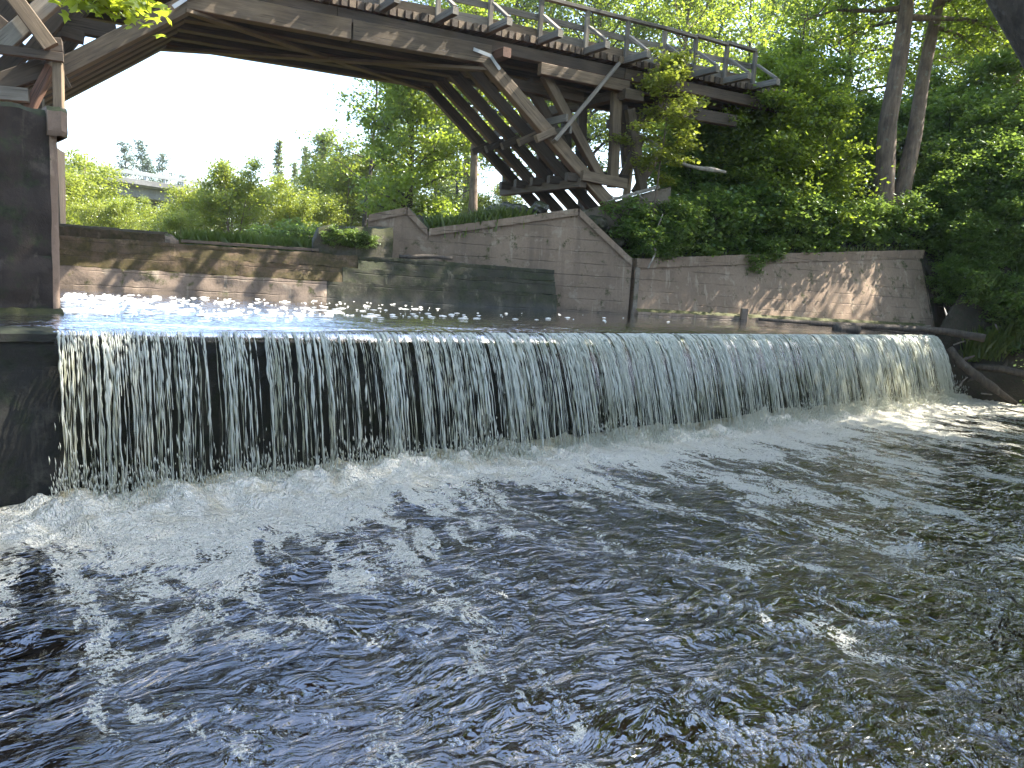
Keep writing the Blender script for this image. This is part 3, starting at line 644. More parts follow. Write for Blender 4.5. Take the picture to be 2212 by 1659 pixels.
# ------------------------------------------------------------------ ground
QL = [(-26, 110, 2.4, 1, .1), (-13, 45, 2.4, 1, .3), (*(Q0 + qd * -1.5 - qn * .5), 2.5, .5, 1), (*(tp[1][:2] - qn * .3), 4.6, .15, 1), (*tp[2][:2], tp[2][2] - 0.25, .1, 1), (*tp[3][:2], tp[3][2] - 0.15, .25, .95), (*RT0[:2], RT0[2] - 0.2, .45, .9),
      (*((RT0 + RT1)[:2] / 2), (RT0[2] + RT1[2]) / 2 - 0.1, .7, .7), (*RT1[:2], RT1[2] - .15, .8, .6), (*(RF1[:2] + np.array([0.5, -.1])), 2.1, .85, .5), (*W(WL + .35, -.1, 0)[:2], 2.0, .9, .4), (*W(WL + 0.7, 0.5, 0)[:2], -.1, .95, .3), (17.3, 24.0, -.35, 1, .3),
      (14.0, 19, -.35, 1, 0), (9.6, 12.5, -.35, 1, -.3), (6.3, 7, -.35, 1, -.5), (4.5, 3, -.35, .8, -.6), (2, 0.5, -.3, 0.3, -1), (-2, -.2, -.3, 0, -1), (-6, -1, -.3, -.5, -.8)]
QL = np.array([(x, y, z, *(np.array([u, v]) / np.hypot(u, v))) for x, y, z, u, v in QL])
wallmask = [1] * 9 + [0] * 11
qs = np.linspace(0, len(QL) - 1, 260); dd = np.concatenate([[0], np.geomspace(0.15, 160, 70)])
qi = np.minimum(qs.astype(int), len(QL) - 2); qf = qs - qi
base = QL[qi] * (1 - qf)[:, None] + QL[qi + 1] * qf[:, None]; wm = np.interp(qs, np.arange(len(QL)), wallmask)
d = dd[None]; rise_w = 0.24 * np.minimum(d, 14) + 0.05 * np.minimum(d, 80); rise_b = 3.4 * (1 - np.exp(-d / 2.2)) + 0.22 * np.minimum(d, 12) + .03 * np.minimum(d, 80)
low = np.clip((6.2 - qs) / 1.2, 0, 1)[:, None]; rise_w = rise_w * (1 - low * 0.85)
Zt = base[:, 2:3] + wm[:, None] * rise_w + (1 - wm[:, None]) * rise_b
Xt = base[:, 0:1] + base[:, 3:4] * d; Yt = base[:, 1:2] + base[:, 4:5] * d
Zt = Zt + 0.35 * fbm(Xt * 0.25, Yt * 0.25, 4, 15) * np.clip(d / 2.5, 0, 1)
obj('river_bank', mesh('river_bank', np.stack([Xt, Yt, Zt], -1).reshape(-1, 3), grid_faces(*Zt.shape)[:, ::-1], M['soil'], True), kind='structure')
_tx, _ty, _tz = Xt.ravel(), Yt.ravel(), Zt.ravel()
def bank_z(x, y):
    i = np.argpartition((_tx - x) ** 2 + (_ty - y) ** 2, 4)[:4]; return float(_tz[i].mean())
# land and river upstream of the dam, left bank
sg, tg = np.meshgrid(np.concatenate([-np.geomspace(300, 1, 40), np.linspace(0, 20, 40), 20 + np.geomspace(1, 300, 40)]), np.geomspace(1.2, 600, 90), indexing='ij')
Gx = DL[0] + dv[0] * sg - dn[0] * tg; Gy = DL[1] + dv[1] * sg - dn[1] * tg
Gz = 3.05 + 0.25 * fbm(Gx * 0.15, Gy * 0.15, 4, 16) + np.clip(tg - 60, 0, 400) * 0.03
obj('meadow', mesh('meadow', np.stack([Gx, Gy, Gz], -1).reshape(-1, 3), grid_faces(*Gx.shape), M['grassland'], True), kind='structure')
la, lb = np.meshgrid(np.linspace(-60, -6.5, 30), np.linspace(-60, 40, 50), indexing='ij')
V = W(la, lb, 3.9 + 0.3 * fbm(la * .3, lb * .3, 3, 17))
obj('left_bank', mesh('left_bank', V.reshape(-1, 3), grid_faces(*la.shape), M['soil'], True), kind='structure')
g_ = 700.0
obj('ground', mesh('ground', [(-g_, -g_, -1.6), (g_, -g_, -1.6), (g_, g_, -1.6), (-g_, g_, -1.6)], np.array([[0, 1, 2, 3]]), M['soil']), kind='structure')
# ================================================================== TIMBER BRIDGE
BS = 0.66                                                  # timbers of the survey scaled to the bridge's true distance
NL = PD(395, 555, 26.4 * BS)[:2]; NR = PD(1317, 613, 22.2)[:2]
def bbeam(name, parent, p0, p1, w, h, mat, up=(0, 0, 1), **k): return beam(name, parent, p0, p1, w * BS, h * BS, mat, up, **k)
bu = (NR - NL) / np.linalg.norm(NR - NL); wvec = np.array([-3.0, 4.6, 0]) * 1.03 * BS; wn_ = wvec / np.linalg.norm(wvec)
def BP(u, v, lane=0.0): return PP(u, v, NL, NR) + wvec * lane
bridge = thing('timber_bridge', 'old timber trestle bridge with inclined struts and a plank deck crossing above the dam', 'bridge', (*(NL + bu * 12), 6.3))
LANES = [0.03, 0.26, 0.50, 0.74, 0.97]
wd, wk, wr, wp = M['wood'], M['wood_dark'], M['wood_red'], M['wood_pale']
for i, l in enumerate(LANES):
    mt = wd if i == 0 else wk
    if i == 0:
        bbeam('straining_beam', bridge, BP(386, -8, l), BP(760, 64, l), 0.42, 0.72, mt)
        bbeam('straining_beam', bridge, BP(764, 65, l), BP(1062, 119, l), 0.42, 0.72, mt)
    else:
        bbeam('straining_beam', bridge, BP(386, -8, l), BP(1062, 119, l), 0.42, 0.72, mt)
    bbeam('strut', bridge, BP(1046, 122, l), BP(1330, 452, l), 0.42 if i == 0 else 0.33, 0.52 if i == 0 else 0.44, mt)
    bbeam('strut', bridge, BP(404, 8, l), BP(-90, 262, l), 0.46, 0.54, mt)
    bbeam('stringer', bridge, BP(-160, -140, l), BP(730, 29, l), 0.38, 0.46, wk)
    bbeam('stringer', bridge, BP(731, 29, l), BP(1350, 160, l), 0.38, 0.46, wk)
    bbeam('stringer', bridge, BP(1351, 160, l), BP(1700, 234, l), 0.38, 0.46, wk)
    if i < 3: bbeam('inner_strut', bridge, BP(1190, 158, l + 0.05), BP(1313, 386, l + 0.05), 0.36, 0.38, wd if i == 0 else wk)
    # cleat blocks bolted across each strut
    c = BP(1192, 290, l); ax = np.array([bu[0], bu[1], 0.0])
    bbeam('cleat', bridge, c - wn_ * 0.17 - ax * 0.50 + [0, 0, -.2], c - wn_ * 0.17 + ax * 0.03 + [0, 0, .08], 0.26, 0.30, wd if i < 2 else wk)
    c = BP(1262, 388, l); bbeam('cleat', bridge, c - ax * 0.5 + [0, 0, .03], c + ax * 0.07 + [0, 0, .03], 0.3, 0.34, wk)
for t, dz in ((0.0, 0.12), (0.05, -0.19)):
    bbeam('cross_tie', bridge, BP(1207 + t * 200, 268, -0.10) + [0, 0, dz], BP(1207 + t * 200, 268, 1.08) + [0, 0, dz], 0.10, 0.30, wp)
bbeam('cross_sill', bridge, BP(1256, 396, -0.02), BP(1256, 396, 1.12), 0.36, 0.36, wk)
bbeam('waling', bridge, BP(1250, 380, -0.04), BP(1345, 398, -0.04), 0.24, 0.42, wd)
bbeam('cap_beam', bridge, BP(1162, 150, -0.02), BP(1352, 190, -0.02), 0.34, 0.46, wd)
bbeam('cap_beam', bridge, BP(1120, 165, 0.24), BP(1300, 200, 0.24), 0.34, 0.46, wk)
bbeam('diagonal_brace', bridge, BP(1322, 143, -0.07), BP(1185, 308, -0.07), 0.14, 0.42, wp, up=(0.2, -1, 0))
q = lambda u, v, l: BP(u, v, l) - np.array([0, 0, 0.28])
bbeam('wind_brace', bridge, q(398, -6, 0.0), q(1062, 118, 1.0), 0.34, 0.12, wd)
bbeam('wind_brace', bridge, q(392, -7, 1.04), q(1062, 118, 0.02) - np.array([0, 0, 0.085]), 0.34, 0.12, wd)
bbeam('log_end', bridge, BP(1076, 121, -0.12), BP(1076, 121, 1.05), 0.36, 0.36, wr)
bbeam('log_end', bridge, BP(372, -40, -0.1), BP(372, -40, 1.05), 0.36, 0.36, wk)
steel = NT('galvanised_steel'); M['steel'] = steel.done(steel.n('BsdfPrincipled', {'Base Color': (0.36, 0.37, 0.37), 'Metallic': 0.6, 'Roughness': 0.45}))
for a_, b_ in (((1018, 108), (1056, 123)), ((1054, 121), (1075, 152)), ((432, -5), (398, -3)), ((400, 0), (372, 18))):
    bbeam('strap', bridge, BP(*a_, -0.03), BP(*b_, -0.03), 0.02, 0.13, M['steel'], up=(0, 0, 1))
# trestle on the abutment
for (u0_, v0_, u1_, v1_, l, s) in ((1341, 196, 1332, 390, 0.05, .40), (1360, 236, 1388, 398, 0.0, .38), (1408, 292, 1360, 384, 0.12, .34), (1301, 218, 1300, 372, 0.45, .40), (1296, 230, 1288, 372, 0.75, .40),
                                   (1345, 205, 1338, 388, 0.5, .40), (1345, 205, 1338, 388, 0.95, .40), (1440, 330, 1390, 400, 0.1, .32), (1470, 250, 1512, 212, 0.0, .34), (1400, 215, 1408, 340, 0.3, .36)):
    bbeam('trestle_post', bridge, BP(u0_, v0_, l), BP(u1_, v1_ + 14, l), s, s, wd if l < 0.2 else wk, up=(0.3, -1, 0))
bbeam('cap_block', bridge, BP(1335, 206, -0.05), BP(1374, 212, -0.05), 0.5, 0.44, wd)
bbeam('trestle_cap', bridge, BP(1346, 203, 0.0), BP(1346, 203, 1.05), 0.4, 0.42, wk)
bbeam('trestle_cap', bridge, BP(1500, 232, -0.05), BP(1500, 232, 1.05), 0.4, 0.42, wk)
bbeam('abutment_beam', bridge, BP(1420, 232, 0.02), BP(1590, 262, 0.02), 0.4, 0.5, wk)
bbeam('abutment_beam', bridge, BP(1288, 352, 0.5), BP(1360, 388, 0.02), 0.3, 0.36, wk)
# deck
dk = [BP(x, y) for x, y in ((723, 12), (1047, 73), (1350, 141), (1700, 212))]
dt = np.array([(p[:2] - NL) @ bu for p in dk]); dz_ = np.array([p[2] for p in dk])
def deck_z(t): return np.interp(t, dt, dz_) if t > dt[0] else dz_[0] - 0.03 * (dt[0] - t) * 0
t = -11.0; pm = []
for k in range(4): pm.append(beam_mesh(6.35 * BS, 0.235 * BS, 0.28 * BS, wk if k % 2 else wd, 900 + k, 2))
k = 0
while t < dt[-1]:
    p0 = np.array([*(NL + bu * t), deck_z(t) + 0.14 * BS]) - wn_ * 0.10 * BS
    Mx, L = frame(p0 + wn_ * -0.07 * random.random(), p0 + wn_ * 6)
    obj('deck_plank', pm[k % 4], bridge, Mx); k += 1; t += 0.300 * BS
def bline(pts, u): xs, ys = zip(*pts); return float(np.interp(u, xs, ys)) if xs[0] <= u <= xs[-1] else ys[0] + (u - xs[0]) * (ys[1] - ys[0]) / (xs[1] - xs[0])
posts = [250, 360, 470, 582, 700, 822, 945, 1059, 1168, 1269, 1358, 1439, 1508, 1577, 1640]
def P3(t, dz, lane=0.0): return np.array([*(NL + bu * t), deck_z(t) + dz * BS]) + wvec * lane
pt = [(BP(x, 40)[:2] - NL) @ bu for x in posts]
for i in range(len(pt)):
    t = pt[i]
    top = 1.78 if posts[i] < 1400 else 1.70
    pz = P3(t, top, 0.0); bbeam('rail_post', bridge, P3(t, 0.30, 0.0), pz, 0.17, 0.17, wp, up=(bu[0], bu[1], 0))
    bbeam('outrigger', bridge, P3(t, 0.16, 0.10) + [0, 0, 0.0], P3(t, 0.16, -0.26), 0.24, 0.27, wp)
    bbeam('rail_brace', bridge, P3(t + 0.02, 0.33, -0.235), P3(t + 0.02, 1.12, -0.03), 0.10, 0.16, wp, up=(bu[0], bu[1], 0))
    bbeam('rail_post', bridge, P3(t, 0.30, 1.05), P3(t, top, 1.05), 0.17, 0.17, wp, up=(bu[0], bu[1], 0))
    if i + 1 < len(pt):
        t2 = pt[i + 1] - 0.006
        bbeam('top_rail', bridge, P3(t, 1.84, 0), P3(t2, 1.84 if posts[i] < 1400 else 1.76, 0), 0.24, 0.13, wp)
        bbeam('mid_rail', bridge, P3(t, 1.10, 0.022), P3(t2, 1.10, 0.022), 0.07, 0.24, wp)
        bbeam('curb', bridge, P3(t, 0.48, 0.035), P3(t2, 0.48, 0.035), 0.22, 0.36, wd if i % 2 else wp)
        bbeam('top_rail', bridge, P3(t, 1.84, 1.05), P3(t2, 1.84, 1.05), 0.24, 0.13, wp)
        bbeam('curb', bridge, P3(t, 0.48, 1.02), P3(t2, 0.48, 1.02), 0.22, 0.36, wd)
# timbers above the pier at the left end
LB = [('cross_brace', 4, 112, 150, -18, -0.16, .50, wp), ('cross_brace', -6, -30, 108, 122, -0.24, .44, wd), ('ledger', -60, 118, 133, 142, -0.22, .26, wk),
      ('bearing_log', 96, 108, 134, 110, -0.1, .52, wk), ('trestle_post', 123, 150, 125, 268, -0.18, .32, wd), ('raking_post', 110, 152, 56, 256, -0.1, .34, wr),
      ('trestle_post', 87, 206, 88, 262, 0.1, .26, wp), ('ground_sill', -80, 205, 62, 216, -0.15, .40, wp), ('raking_beam', -30, 196, 98, 150, -0.05, .55, wk),
      ('strut', 60, 112, 170, -22, 0.1, .40, wk), ('strut', 72, 118, 190, -22, 0.4, .40, wk), ('strut', 84, 126, 210, -22, 0.75, .40, wk),
      ('crossbeam', 138, 52, 186, 66, 0.2, .44, wk), ('crossbeam', 135, 20, 262, 46, 0.3, .5, wk), ('small_brace', 132, 150, 152, 190, 0.0, .12, wd), ('raking_beam', -40, 60, 30, -25, 0.3, .6, wk), ('raking_beam', -60, 165, 60, 60, 0.5, .5, wk), ('ledger', -60, 228, 70, 238, 0.2, .4, wk), ('raking_beam', -50, 10, 10, 60, 0.0, .4, wk)]
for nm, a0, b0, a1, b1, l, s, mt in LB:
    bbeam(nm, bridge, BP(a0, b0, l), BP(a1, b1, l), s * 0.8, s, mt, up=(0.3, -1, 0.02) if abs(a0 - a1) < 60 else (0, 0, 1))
sweep('bearing_block', bridge, M['pier'], [((BP(u, 300, 0)[:2] + np.array([0.0, -0.4])), np.array([0.35, -0.93]), [(0, 2.0), (0, 5.6), (-6, 5.6), (-6, 2.0)]) for u in (-260, 40)], 0.04, 1.5, 97, 0.5)
# ================================================================== TREES AND SHRUBS
def leaf_cloud(name, c, size, mat, up=0.6, seed=0, shape='diamond'):
    g = np.random.default_rng(seed); n = len(c)
    nrm = g.normal(0, 1, (n, 3)); nrm[:, 2] = np.abs(nrm[:, 2]) + up; nrm /= np.linalg.norm(nrm, axis=1)[:, None]
    t = g.normal(0, 1, (n, 3)); t[:, 2] -= 0.5; t -= nrm * (t * nrm).sum(1)[:, None]; t /= np.linalg.norm(t, axis=1)[:, None] + 1e-9
    b = np.cross(nrm, t); s = (size * g.uniform(0.6, 1.25, n))[:, None]
    if shape == 'diamond':
        prof = [(-0.5, 0.0, 0.0), (-0.05, 0.36, -0.08), (0.5, 0.0, -0.05), (-0.05, -0.36, -0.08)]
    else:
        prof = [(-0.5, 0, 0), (-0.38, 0.30, -.03), (-0.12, 0.22, 0), (-0.02, 0.50, -.08), (0.12, 0.20, 0), (0.52, 0.0, -.08), (0.12, -0.20, 0), (-0.02, -0.50, -.08), (-0.12, -0.22, 0), (-0.38, -0.30, -.03)]
    V = np.stack([c + t * (s * x) + b * (s * y) + nrm * (s * z) for x, y, z in prof], 1)
    k = len(prof); F = np.arange(n * k).reshape(n, k)
    tint = np.repeat(np.clip(g.normal(0.5, 0.28, n), 0, 1), k)
    return mesh(name, V.reshape(-1, 3), F, mat, False, {'tint': tint})

def build_tree(seed, H, r0, cb, R, nl, tw, per, leaf, sig, prof='ball', up_ang=35, lean=(0, 0), droop=0.15, mleaf=None, mbark=None, stems=1, spread=0.0, maple=False, flat=0.6, up=0.6):
    g = np.random.default_rng(seed); P = Pack(); lc = []
    for s in range(stems):
        h = H * (1 if s == 0 else g.uniform(0.7, 1.0)); az0 = g.random() * 6.28
        m = 9; z = np.linspace(0, 1, m)
        lx = lean[0] + (spread * math.cos(az0) if stems > 1 else 0); ly = lean[1] + (spread * math.sin(az0) if stems > 1 else 0)
        wob = np.cumsum(g.normal(0, 0.012, (m, 2)), 0) * h * 0.5
        pts = np.c_[lx * h * z + wob[:, 0], ly * h * z + wob[:, 1], h * z]; pts[0, :2] = 0
        rad = r0 * (1 - 0.86 * z) * (1 + 0.45 * np.exp(-z * 18)) / math.sqrt(stems) ** 0.5
        V, F, cp = tube(pts, rad, 9 if r0 > 0.1 else 6); P.add(V, F, cp)
        for i in range(nl // stems):
            k = (i + 0.5) / (nl // stems); hh = cb + (1 - cb) * (k ** 0.9) * 0.985
            base = np.array([np.interp(hh, z, pts[:, j]) for j in range(3)]); rb = np.interp(hh, z, rad) * 0.5
            rel = (hh - cb) / (1 - cb)
            if prof == 'ball': f = math.sqrt(max(0.05, 1 - (2 * rel - 0.85) ** 2 * 0.75))
            elif prof == 'cone': f = 1.05 - rel
            else: f = 0.45 + 0.75 * math.sin(math.pi * min(1, rel + 0.15))
            L = R * f * g.uniform(0.65, 1.15); az = i * 2.399 + g.normal(0, 0.3) + s
            ua = math.radians(up_ang * (0.5 + rel) + g.normal(0, 8)) if prof != 'cone' else math.radians(-8 + 30 * rel + g.normal(0, 5))
            d = np.array([math.cos(az) * math.cos(ua), math.sin(az) * math.cos(ua), math.sin(ua)])
            q = np.linspace(0, 1, 5)[:, None]
            lp = base + d * L * q + np.array([0, 0, -droop * L]) * q ** 2 + np.cumsum(g.normal(0, 0.03 * L, (5, 3)), 0) * (q > 0)
            V, F, _ = tube(lp, max(rb, 0.012) * (1 - 0.8 * q[:, 0]), 5 if r0 > 0.1 else 4, False); P.add(V, F)
            for j in range(tw):
                u = g.uniform(0.25, 1.0) if prof != 'cone' else g.uniform(0.08, 1.0)
                bp = np.array([np.interp(u, q[:, 0], lp[:, c]) for c in range(3)])
                e = d * 0.6 + g.normal(0, 0.7, 3); e[2] = e[2] * 0.5 + 0.1; e /= np.linalg.norm(e); l2 = L * g.uniform(0.12, 0.36)
                ep = bp + e * l2
                V, F, _ = tube(np.array([bp, (bp + ep) / 2 + g.normal(0, 0.05 * l2, 3), ep]), [max(0.006, rb * 0.22), max(0.004, rb * .14), 0.003], 3, False); P.add(V, F)
                n = max(2, int(per * g.uniform(0.5, 1.5)))
                w = g.random((n, 1)); cc = bp + (ep - bp) * (0.35 + 0.75 * w) + g.normal(0, 1, (n, 3)) * np.array([sig, sig, sig * flat])
                lc.append(cc)
    lc = np.concatenate(lc)
    tr = P.me('trunk', mbark, True)
    return tr, leaf_cloud('crown', lc, leaf, mleaf, up, seed + 1, 'maple' if maple else 'diamond')

def proto(seed, **k):
    tr, cr = build_tree(seed, **k); return tr, cr
def plant(name, pr, loc, label, cat='tree', rz=None, sc=1.0, group=None, lean=(0, 0), scz=None):
    t = bpy.data.objects.new(name, None); C.objects.link(t); t.empty_display_size = 0.2
    rz = random.random() * 6.28 if rz is None else rz
    t.matrix_basis = (Matrix.Translation(Vector([float(c) for c in loc])) @ Matrix.Rotation(lean[0], 4, 'X') @ Matrix.Rotation(lean[1], 4, 'Y')
                      @ Matrix.Rotation(rz, 4, 'Z') @ Matrix.Diagonal((sc, sc, scz or sc, 1)))
    t['label'] = label; t['category'] = cat; t['kind'] = 'thing'
    if group: t['group'] = group
    for nm, me in (('trunk', pr[0]), ('crown', pr[1])):
        o = bpy.data.objects.new(nm, me); C.objects.link(o); o.parent = t
    return t

lm, ls, lb, lf, nd = M['leaf_maple'], M['leaf_shade'], M['leaf_bright'], M['leaf_far'], M['needle']
bk, bd = M['bark'], M['bark_dark']
T_A = proto(101, H=16, r0=0.30, cb=0.22, R=4.6, nl=46, tw=9, per=42, leaf=0.21, sig=0.42, mleaf=lm, mbark=bd)
T_B = proto(102, H=18, r0=0.28, cb=0.30, R=4.0, nl=44, tw=9, per=38, leaf=0.20, sig=0.40, mleaf=lm, mbark=bk, prof='col')
T_S = proto(103, H=13, r0=0.16, cb=0.25, R=3.0, nl=30, tw=7, per=18, leaf=0.20, sig=0.36, mleaf=lm, mbark=bd, prof='col', up_ang=40)   # open crown
T_F = proto(104, H=14, r0=0.2, cb=0.15, R=3.4, nl=30, tw=7, per=26, leaf=0.34, sig=0.5, mleaf=lf, mbark=bk, prof='col')
T_P = proto(105, H=15, r0=0.16, cb=0.3, R=2.3, nl=26, tw=6, per=14, leaf=0.30, sig=0.34, mleaf=nd, mbark=bd, prof='col', droop=0.0)
T_E = proto(106, H=14, r0=0.18, cb=0.05, R=2.3, nl=64, tw=7, per=10, leaf=0.24, sig=0.16, mleaf=lf, mbark=bd, prof='cone', droop=0.1)
S_W = proto(107, H=4.6, r0=0.06, cb=0.05, R=1.6, nl=46, tw=9, per=32, leaf=0.12, sig=0.20, mleaf=lb, mbark=bk, prof='col', stems=4, spread=0.22, up_ang=50)
S_X = proto(108, H=3.6, r0=0.05, cb=0.05, R=1.7, nl=44, tw=9, per=32, leaf=0.125, sig=0.24, mleaf=lb, mbark=bk, prof='ball', stems=5, spread=0.35, up_ang=45)
S_D = proto(109, H=3.4, r0=0.045, cb=0.05, R=1.6, nl=46, tw=8, per=30, leaf=0.155, sig=0.26, mleaf=ls, mbark=bd, prof='ball', stems=5, spread=0.35, flat=0.35, up=1.4)
S_E = proto(110, H=4.8, r0=0.06, cb=0.10, R=1.8, nl=44, tw=8, per=30, leaf=0.17, sig=0.28, mleaf=ls, mbark=bd, prof='col', stems=3, spread=0.2, flat=0.35, up=1.4)
S_F = proto(113, H=5.8, r0=0.06, cb=0.12, R=1.7, nl=46, tw=8, per=34, leaf=0.135, sig=0.26, mleaf=lm, mbark=bd, prof='col', stems=3, spread=0.15, flat=0.4, up=1.0)
S_L = proto(111, H=1.3, r0=0.02, cb=0.05, R=1.0, nl=30, tw=6, per=18, leaf=0.12, sig=0.16, mleaf=ls, mbark=bd, prof='ball', stems=6, spread=0.5, flat=0.4, up=1.2)

def at(u, v, d, z=None):
    p = PD(u, v, d); return (p[0], p[1], bank_z(p[0], p[1]) - 0.1 if z is None else z)
MZ = 3.0
# bright bushes beyond the dam
for u, d, pr, sc, lab in ((432, 37, S_X, 0.90, 'round yellow green willow bush on the left of the tall bright one beyond the dam'),
                          (505, 36, S_W, 0.98, 'tall bright yellow green bush with leafy spikes beyond the dam'),
                          (565, 41, S_X, 1.15, 'bright green bush behind the tall one beyond the middle of the dam'),
                          (628, 40, S_W, 0.75, 'bright young willow between the tall bush and the mossy block'),
                          (683, 45, S_X, 1.08, 'rounded sunlit bush just left of the mossy masonry block'),
                          (385, 33, S_X, 0.5, 'low sunlit bush behind the broken end of the concrete sill'),
                          (590, 33.5, S_L, 1.1, 'small low plant at the waterside in front of the bright bushes'),
                          (655, 34, S_L, 1.2, 'small leafy plant in the grass left of the mossy block')):
    plant('willow_bush', pr, at(u, 540, d, MZ), lab, 'bush', sc=sc)
for u, d, sc, lab in ((160, 46, 1.42, 'hazy pale green tree right beside the dark pier'), (228, 52, 1.05, 'hazy yellow green bush in front of the road bridge start'),
                      (290, 45, .68, 'pale bush below the road bridge girder'), (340, 50, .85, 'pale low bush under the road bridge pillar'), (120, 40, 1.1, 'pale bush half hidden by the dark pier'), (200, 38, .62, 'low hazy bush above the concrete sill'), (262, 38, .55, 'low bush above the middle of the concrete sill')):
    plant('willow_bush', S_W if u % 4 else S_X, at(u, 500, d, MZ), lab, 'bush', sc=sc)
# far woods
for u, d, pr, sc in ((268, 112, T_P, 1.0), (302, 118, T_P, 1.08), (348, 124, T_P, 1.02), (322, 112, T_P, 0.85), (392, 130, T_P, 0.85)):
    plant('pine_tree', pr, at(u, 500, d, 3.5), 'slender blue green pine standing behind the far road bridge', 'tree', sc=sc, group='pines behind the road bridge')
for u, d, sc in ((605, 96, 1.05), (652, 102, 1.08), (688, 92, 0.98), (630, 110, 1.0), (715, 98, 0.95)):
    plant('spruce_tree', T_E, at(u, 500, d, 3.5), 'pale spruce behind the bright bushes beyond the dam', 'tree', sc=sc, group='spruces beyond the bushes')
for i, (u, d) in enumerate([(120, 126), (175, 130), (215, 140), (400, 148), (425, 160), (455, 150), (480, 165), (515, 158), (545, 148), (575, 150), (430, 155), (470, 140), (740, 105), (780, 95), (820, 90), (700, 80), (860, 100), (930, 85), (60, 90), (980, 95), (250, 135), (360, 140)]):
    plant('woodland_tree', T_F, at(u, 500, d, 3.5), 'hazy leafy tree in the far woods ' + ('around the road bridge' if u < 390 else 'behind the bright bushes' if u < 600 else 'behind the brown abutment wall'), 'tree', sc=0.72 + 0.25 * random.random(), group='woods far beyond the dam')
# behind the brown wall, left of the struts
T_M = proto(114, H=10.5, r0=0.2, cb=0.10, R=3.3, nl=52, tw=10, per=54, leaf=0.19, sig=0.34, mleaf=lm, mbark=bd)
plant('maple_tree', T_M, at(880, 470, 38, 4.0), 'dense leafy maple behind the brown wall left of the bridge struts', sc=1.0, rz=0.4)
plant('open_tree', T_S, at(790, 470, 46, 3.8), 'sparse tree with thin dark leafy twigs against the sky left of the maple', sc=0.98, rz=2.0)
plant('leaning_tree', T_B, at(1024, 430, 36, 4.6), 'leaning grey trunk seen between the maple and the struts', sc=0.8, lean=(0.02, -0.07))
plant('young_tree', T_S, at(985, 450, 50, 5.0), 'thin young tree just left of the leaning grey trunk', sc=0.75)
plant('young_tree', T_F, at(940, 450, 60, 4.8), 'leafy tree in bright light right behind the maple', sc=0.8)
plant('young_tree', T_B, at(830, 470, 62, 4.5), 'tall green tree behind the wing of the brown wall', sc=0.62)
for u, d, sc, lab in ((745, 48, 1.35, 'yellow green bush between the mossy block and the wing wall'), (800, 50, 1.2, 'sunlit bush behind the wing of the brown wall'), (850, 52, 1.2, 'bright bush under the maple crown'), (720, 52, 1.6, 'tall pale bush behind the mossy block'), (960, 50, 1.0, 'sunlit bush behind the grassy wall top'), (1060, 46, 1.1, 'green bush glimpsed between the struts')):
    plant('bush', S_W if int(u) % 2 else S_X, at(u, 470, d, 4.0), lab, 'bush', sc=sc)
# tall trees behind the deck
for i, (u, d, pr, sc) in enumerate(((1010, 58, T_B, 1.15), (1095, 54, T_A, 1.3), (1180, 60, T_B, 1.3), (1265, 52, T_A, 1.2), (1350, 62, T_B, 1.35), (1440, 50, T_B, 1.05), (1500, 58, T_A, 1.25), (1580, 54, T_S, 1.5), (1640, 64, T_B, 1.25))):
    plant('tall_tree', pr, at(u, 400, d, 6.0), 'tall sunlit leafy tree rising behind the bridge railing', sc=sc, group='trees behind the railing')
# right bank: the twin trunks
TW = proto(120, H=19, r0=0.38, cb=0.42, R=5.0, nl=44, tw=10, per=46, leaf=0.19, sig=0.42, mleaf=lm, mbark=bk, prof='ball', up_ang=25, lean=(-0.03, 0.0), droop=0.35)
TW2 = proto(121, H=18, r0=0.32, cb=0.44, R=4.6, nl=38, tw=10, per=46, leaf=0.19, sig=0.42, mleaf=lm, mbark=bk, prof='ball', up_ang=25, lean=(0.085, 0.0), droop=0.35)
pb = PD(1900, 545, 26.6); plant('bank_tree', TW, (pb[0], pb[1], 4.35), 'thick straight brown trunk rising behind the right end of the retaining wall', rz=0.0)
pb = PD(1934, 545, 26.9); plant('bank_tree', TW2, (pb[0], pb[1], 4.35), 'slimmer trunk leaning right beside the thick straight one', rz=0.0)
for u, d, pr, sc, lab in ((2165, 36, T_B, 1.0, 'tree with pale lower trunk near the right edge'), (2060, 43, T_A, 1.0, 'leafy tree between the twin trunks and the right edge'), (1790, 45, T_A, 1.05, 'broad leafy tree behind the thicket left of the twin trunks'),
                          (1680, 43, T_S, 1.0, 'open crowned tree at the right end of the bridge railing'), (2260, 33, T_A, 1.0, 'leafy tree filling the upper right edge'), (1960, 52, T_B, 1.1, 'tall tree behind the twin trunks'), (2130, 50, T_A, 1.15, 'sunlit tree deep in the wood at the right')):
    plant('bank_tree', pr, at(u, 450, d), lab, sc=sc)
T_C = proto(112, H=21, r0=0.34, cb=0.48, R=5.2, nl=46, tw=9, per=44, leaf=0.22, sig=0.45, mleaf=lm, mbark=bd, up_ang=22, droop=0.25)
for i, (x, y, pr, sc) in enumerate(((17.5, 19.0, T_C, 1.0), (14.5, 14.0, T_C, 1.0), (12.5, 6.3, T_S, 1.4), (9.0, 4.0, T_C, .95), (20, 13, T_C, 1.15), (23, 20, T_C, 1.1), (14, 5, T_C, 1.0), (24, 33, T_B, 0.9), (25, 26, T_S, 1.35), (27, 18, T_C, 1.2))):
    plant('bank_tree', pr, (x, y, bank_z(x, y) - 0.1), 'leafy tree on the right bank outside the picture', sc=sc, group='trees on the near right bank')
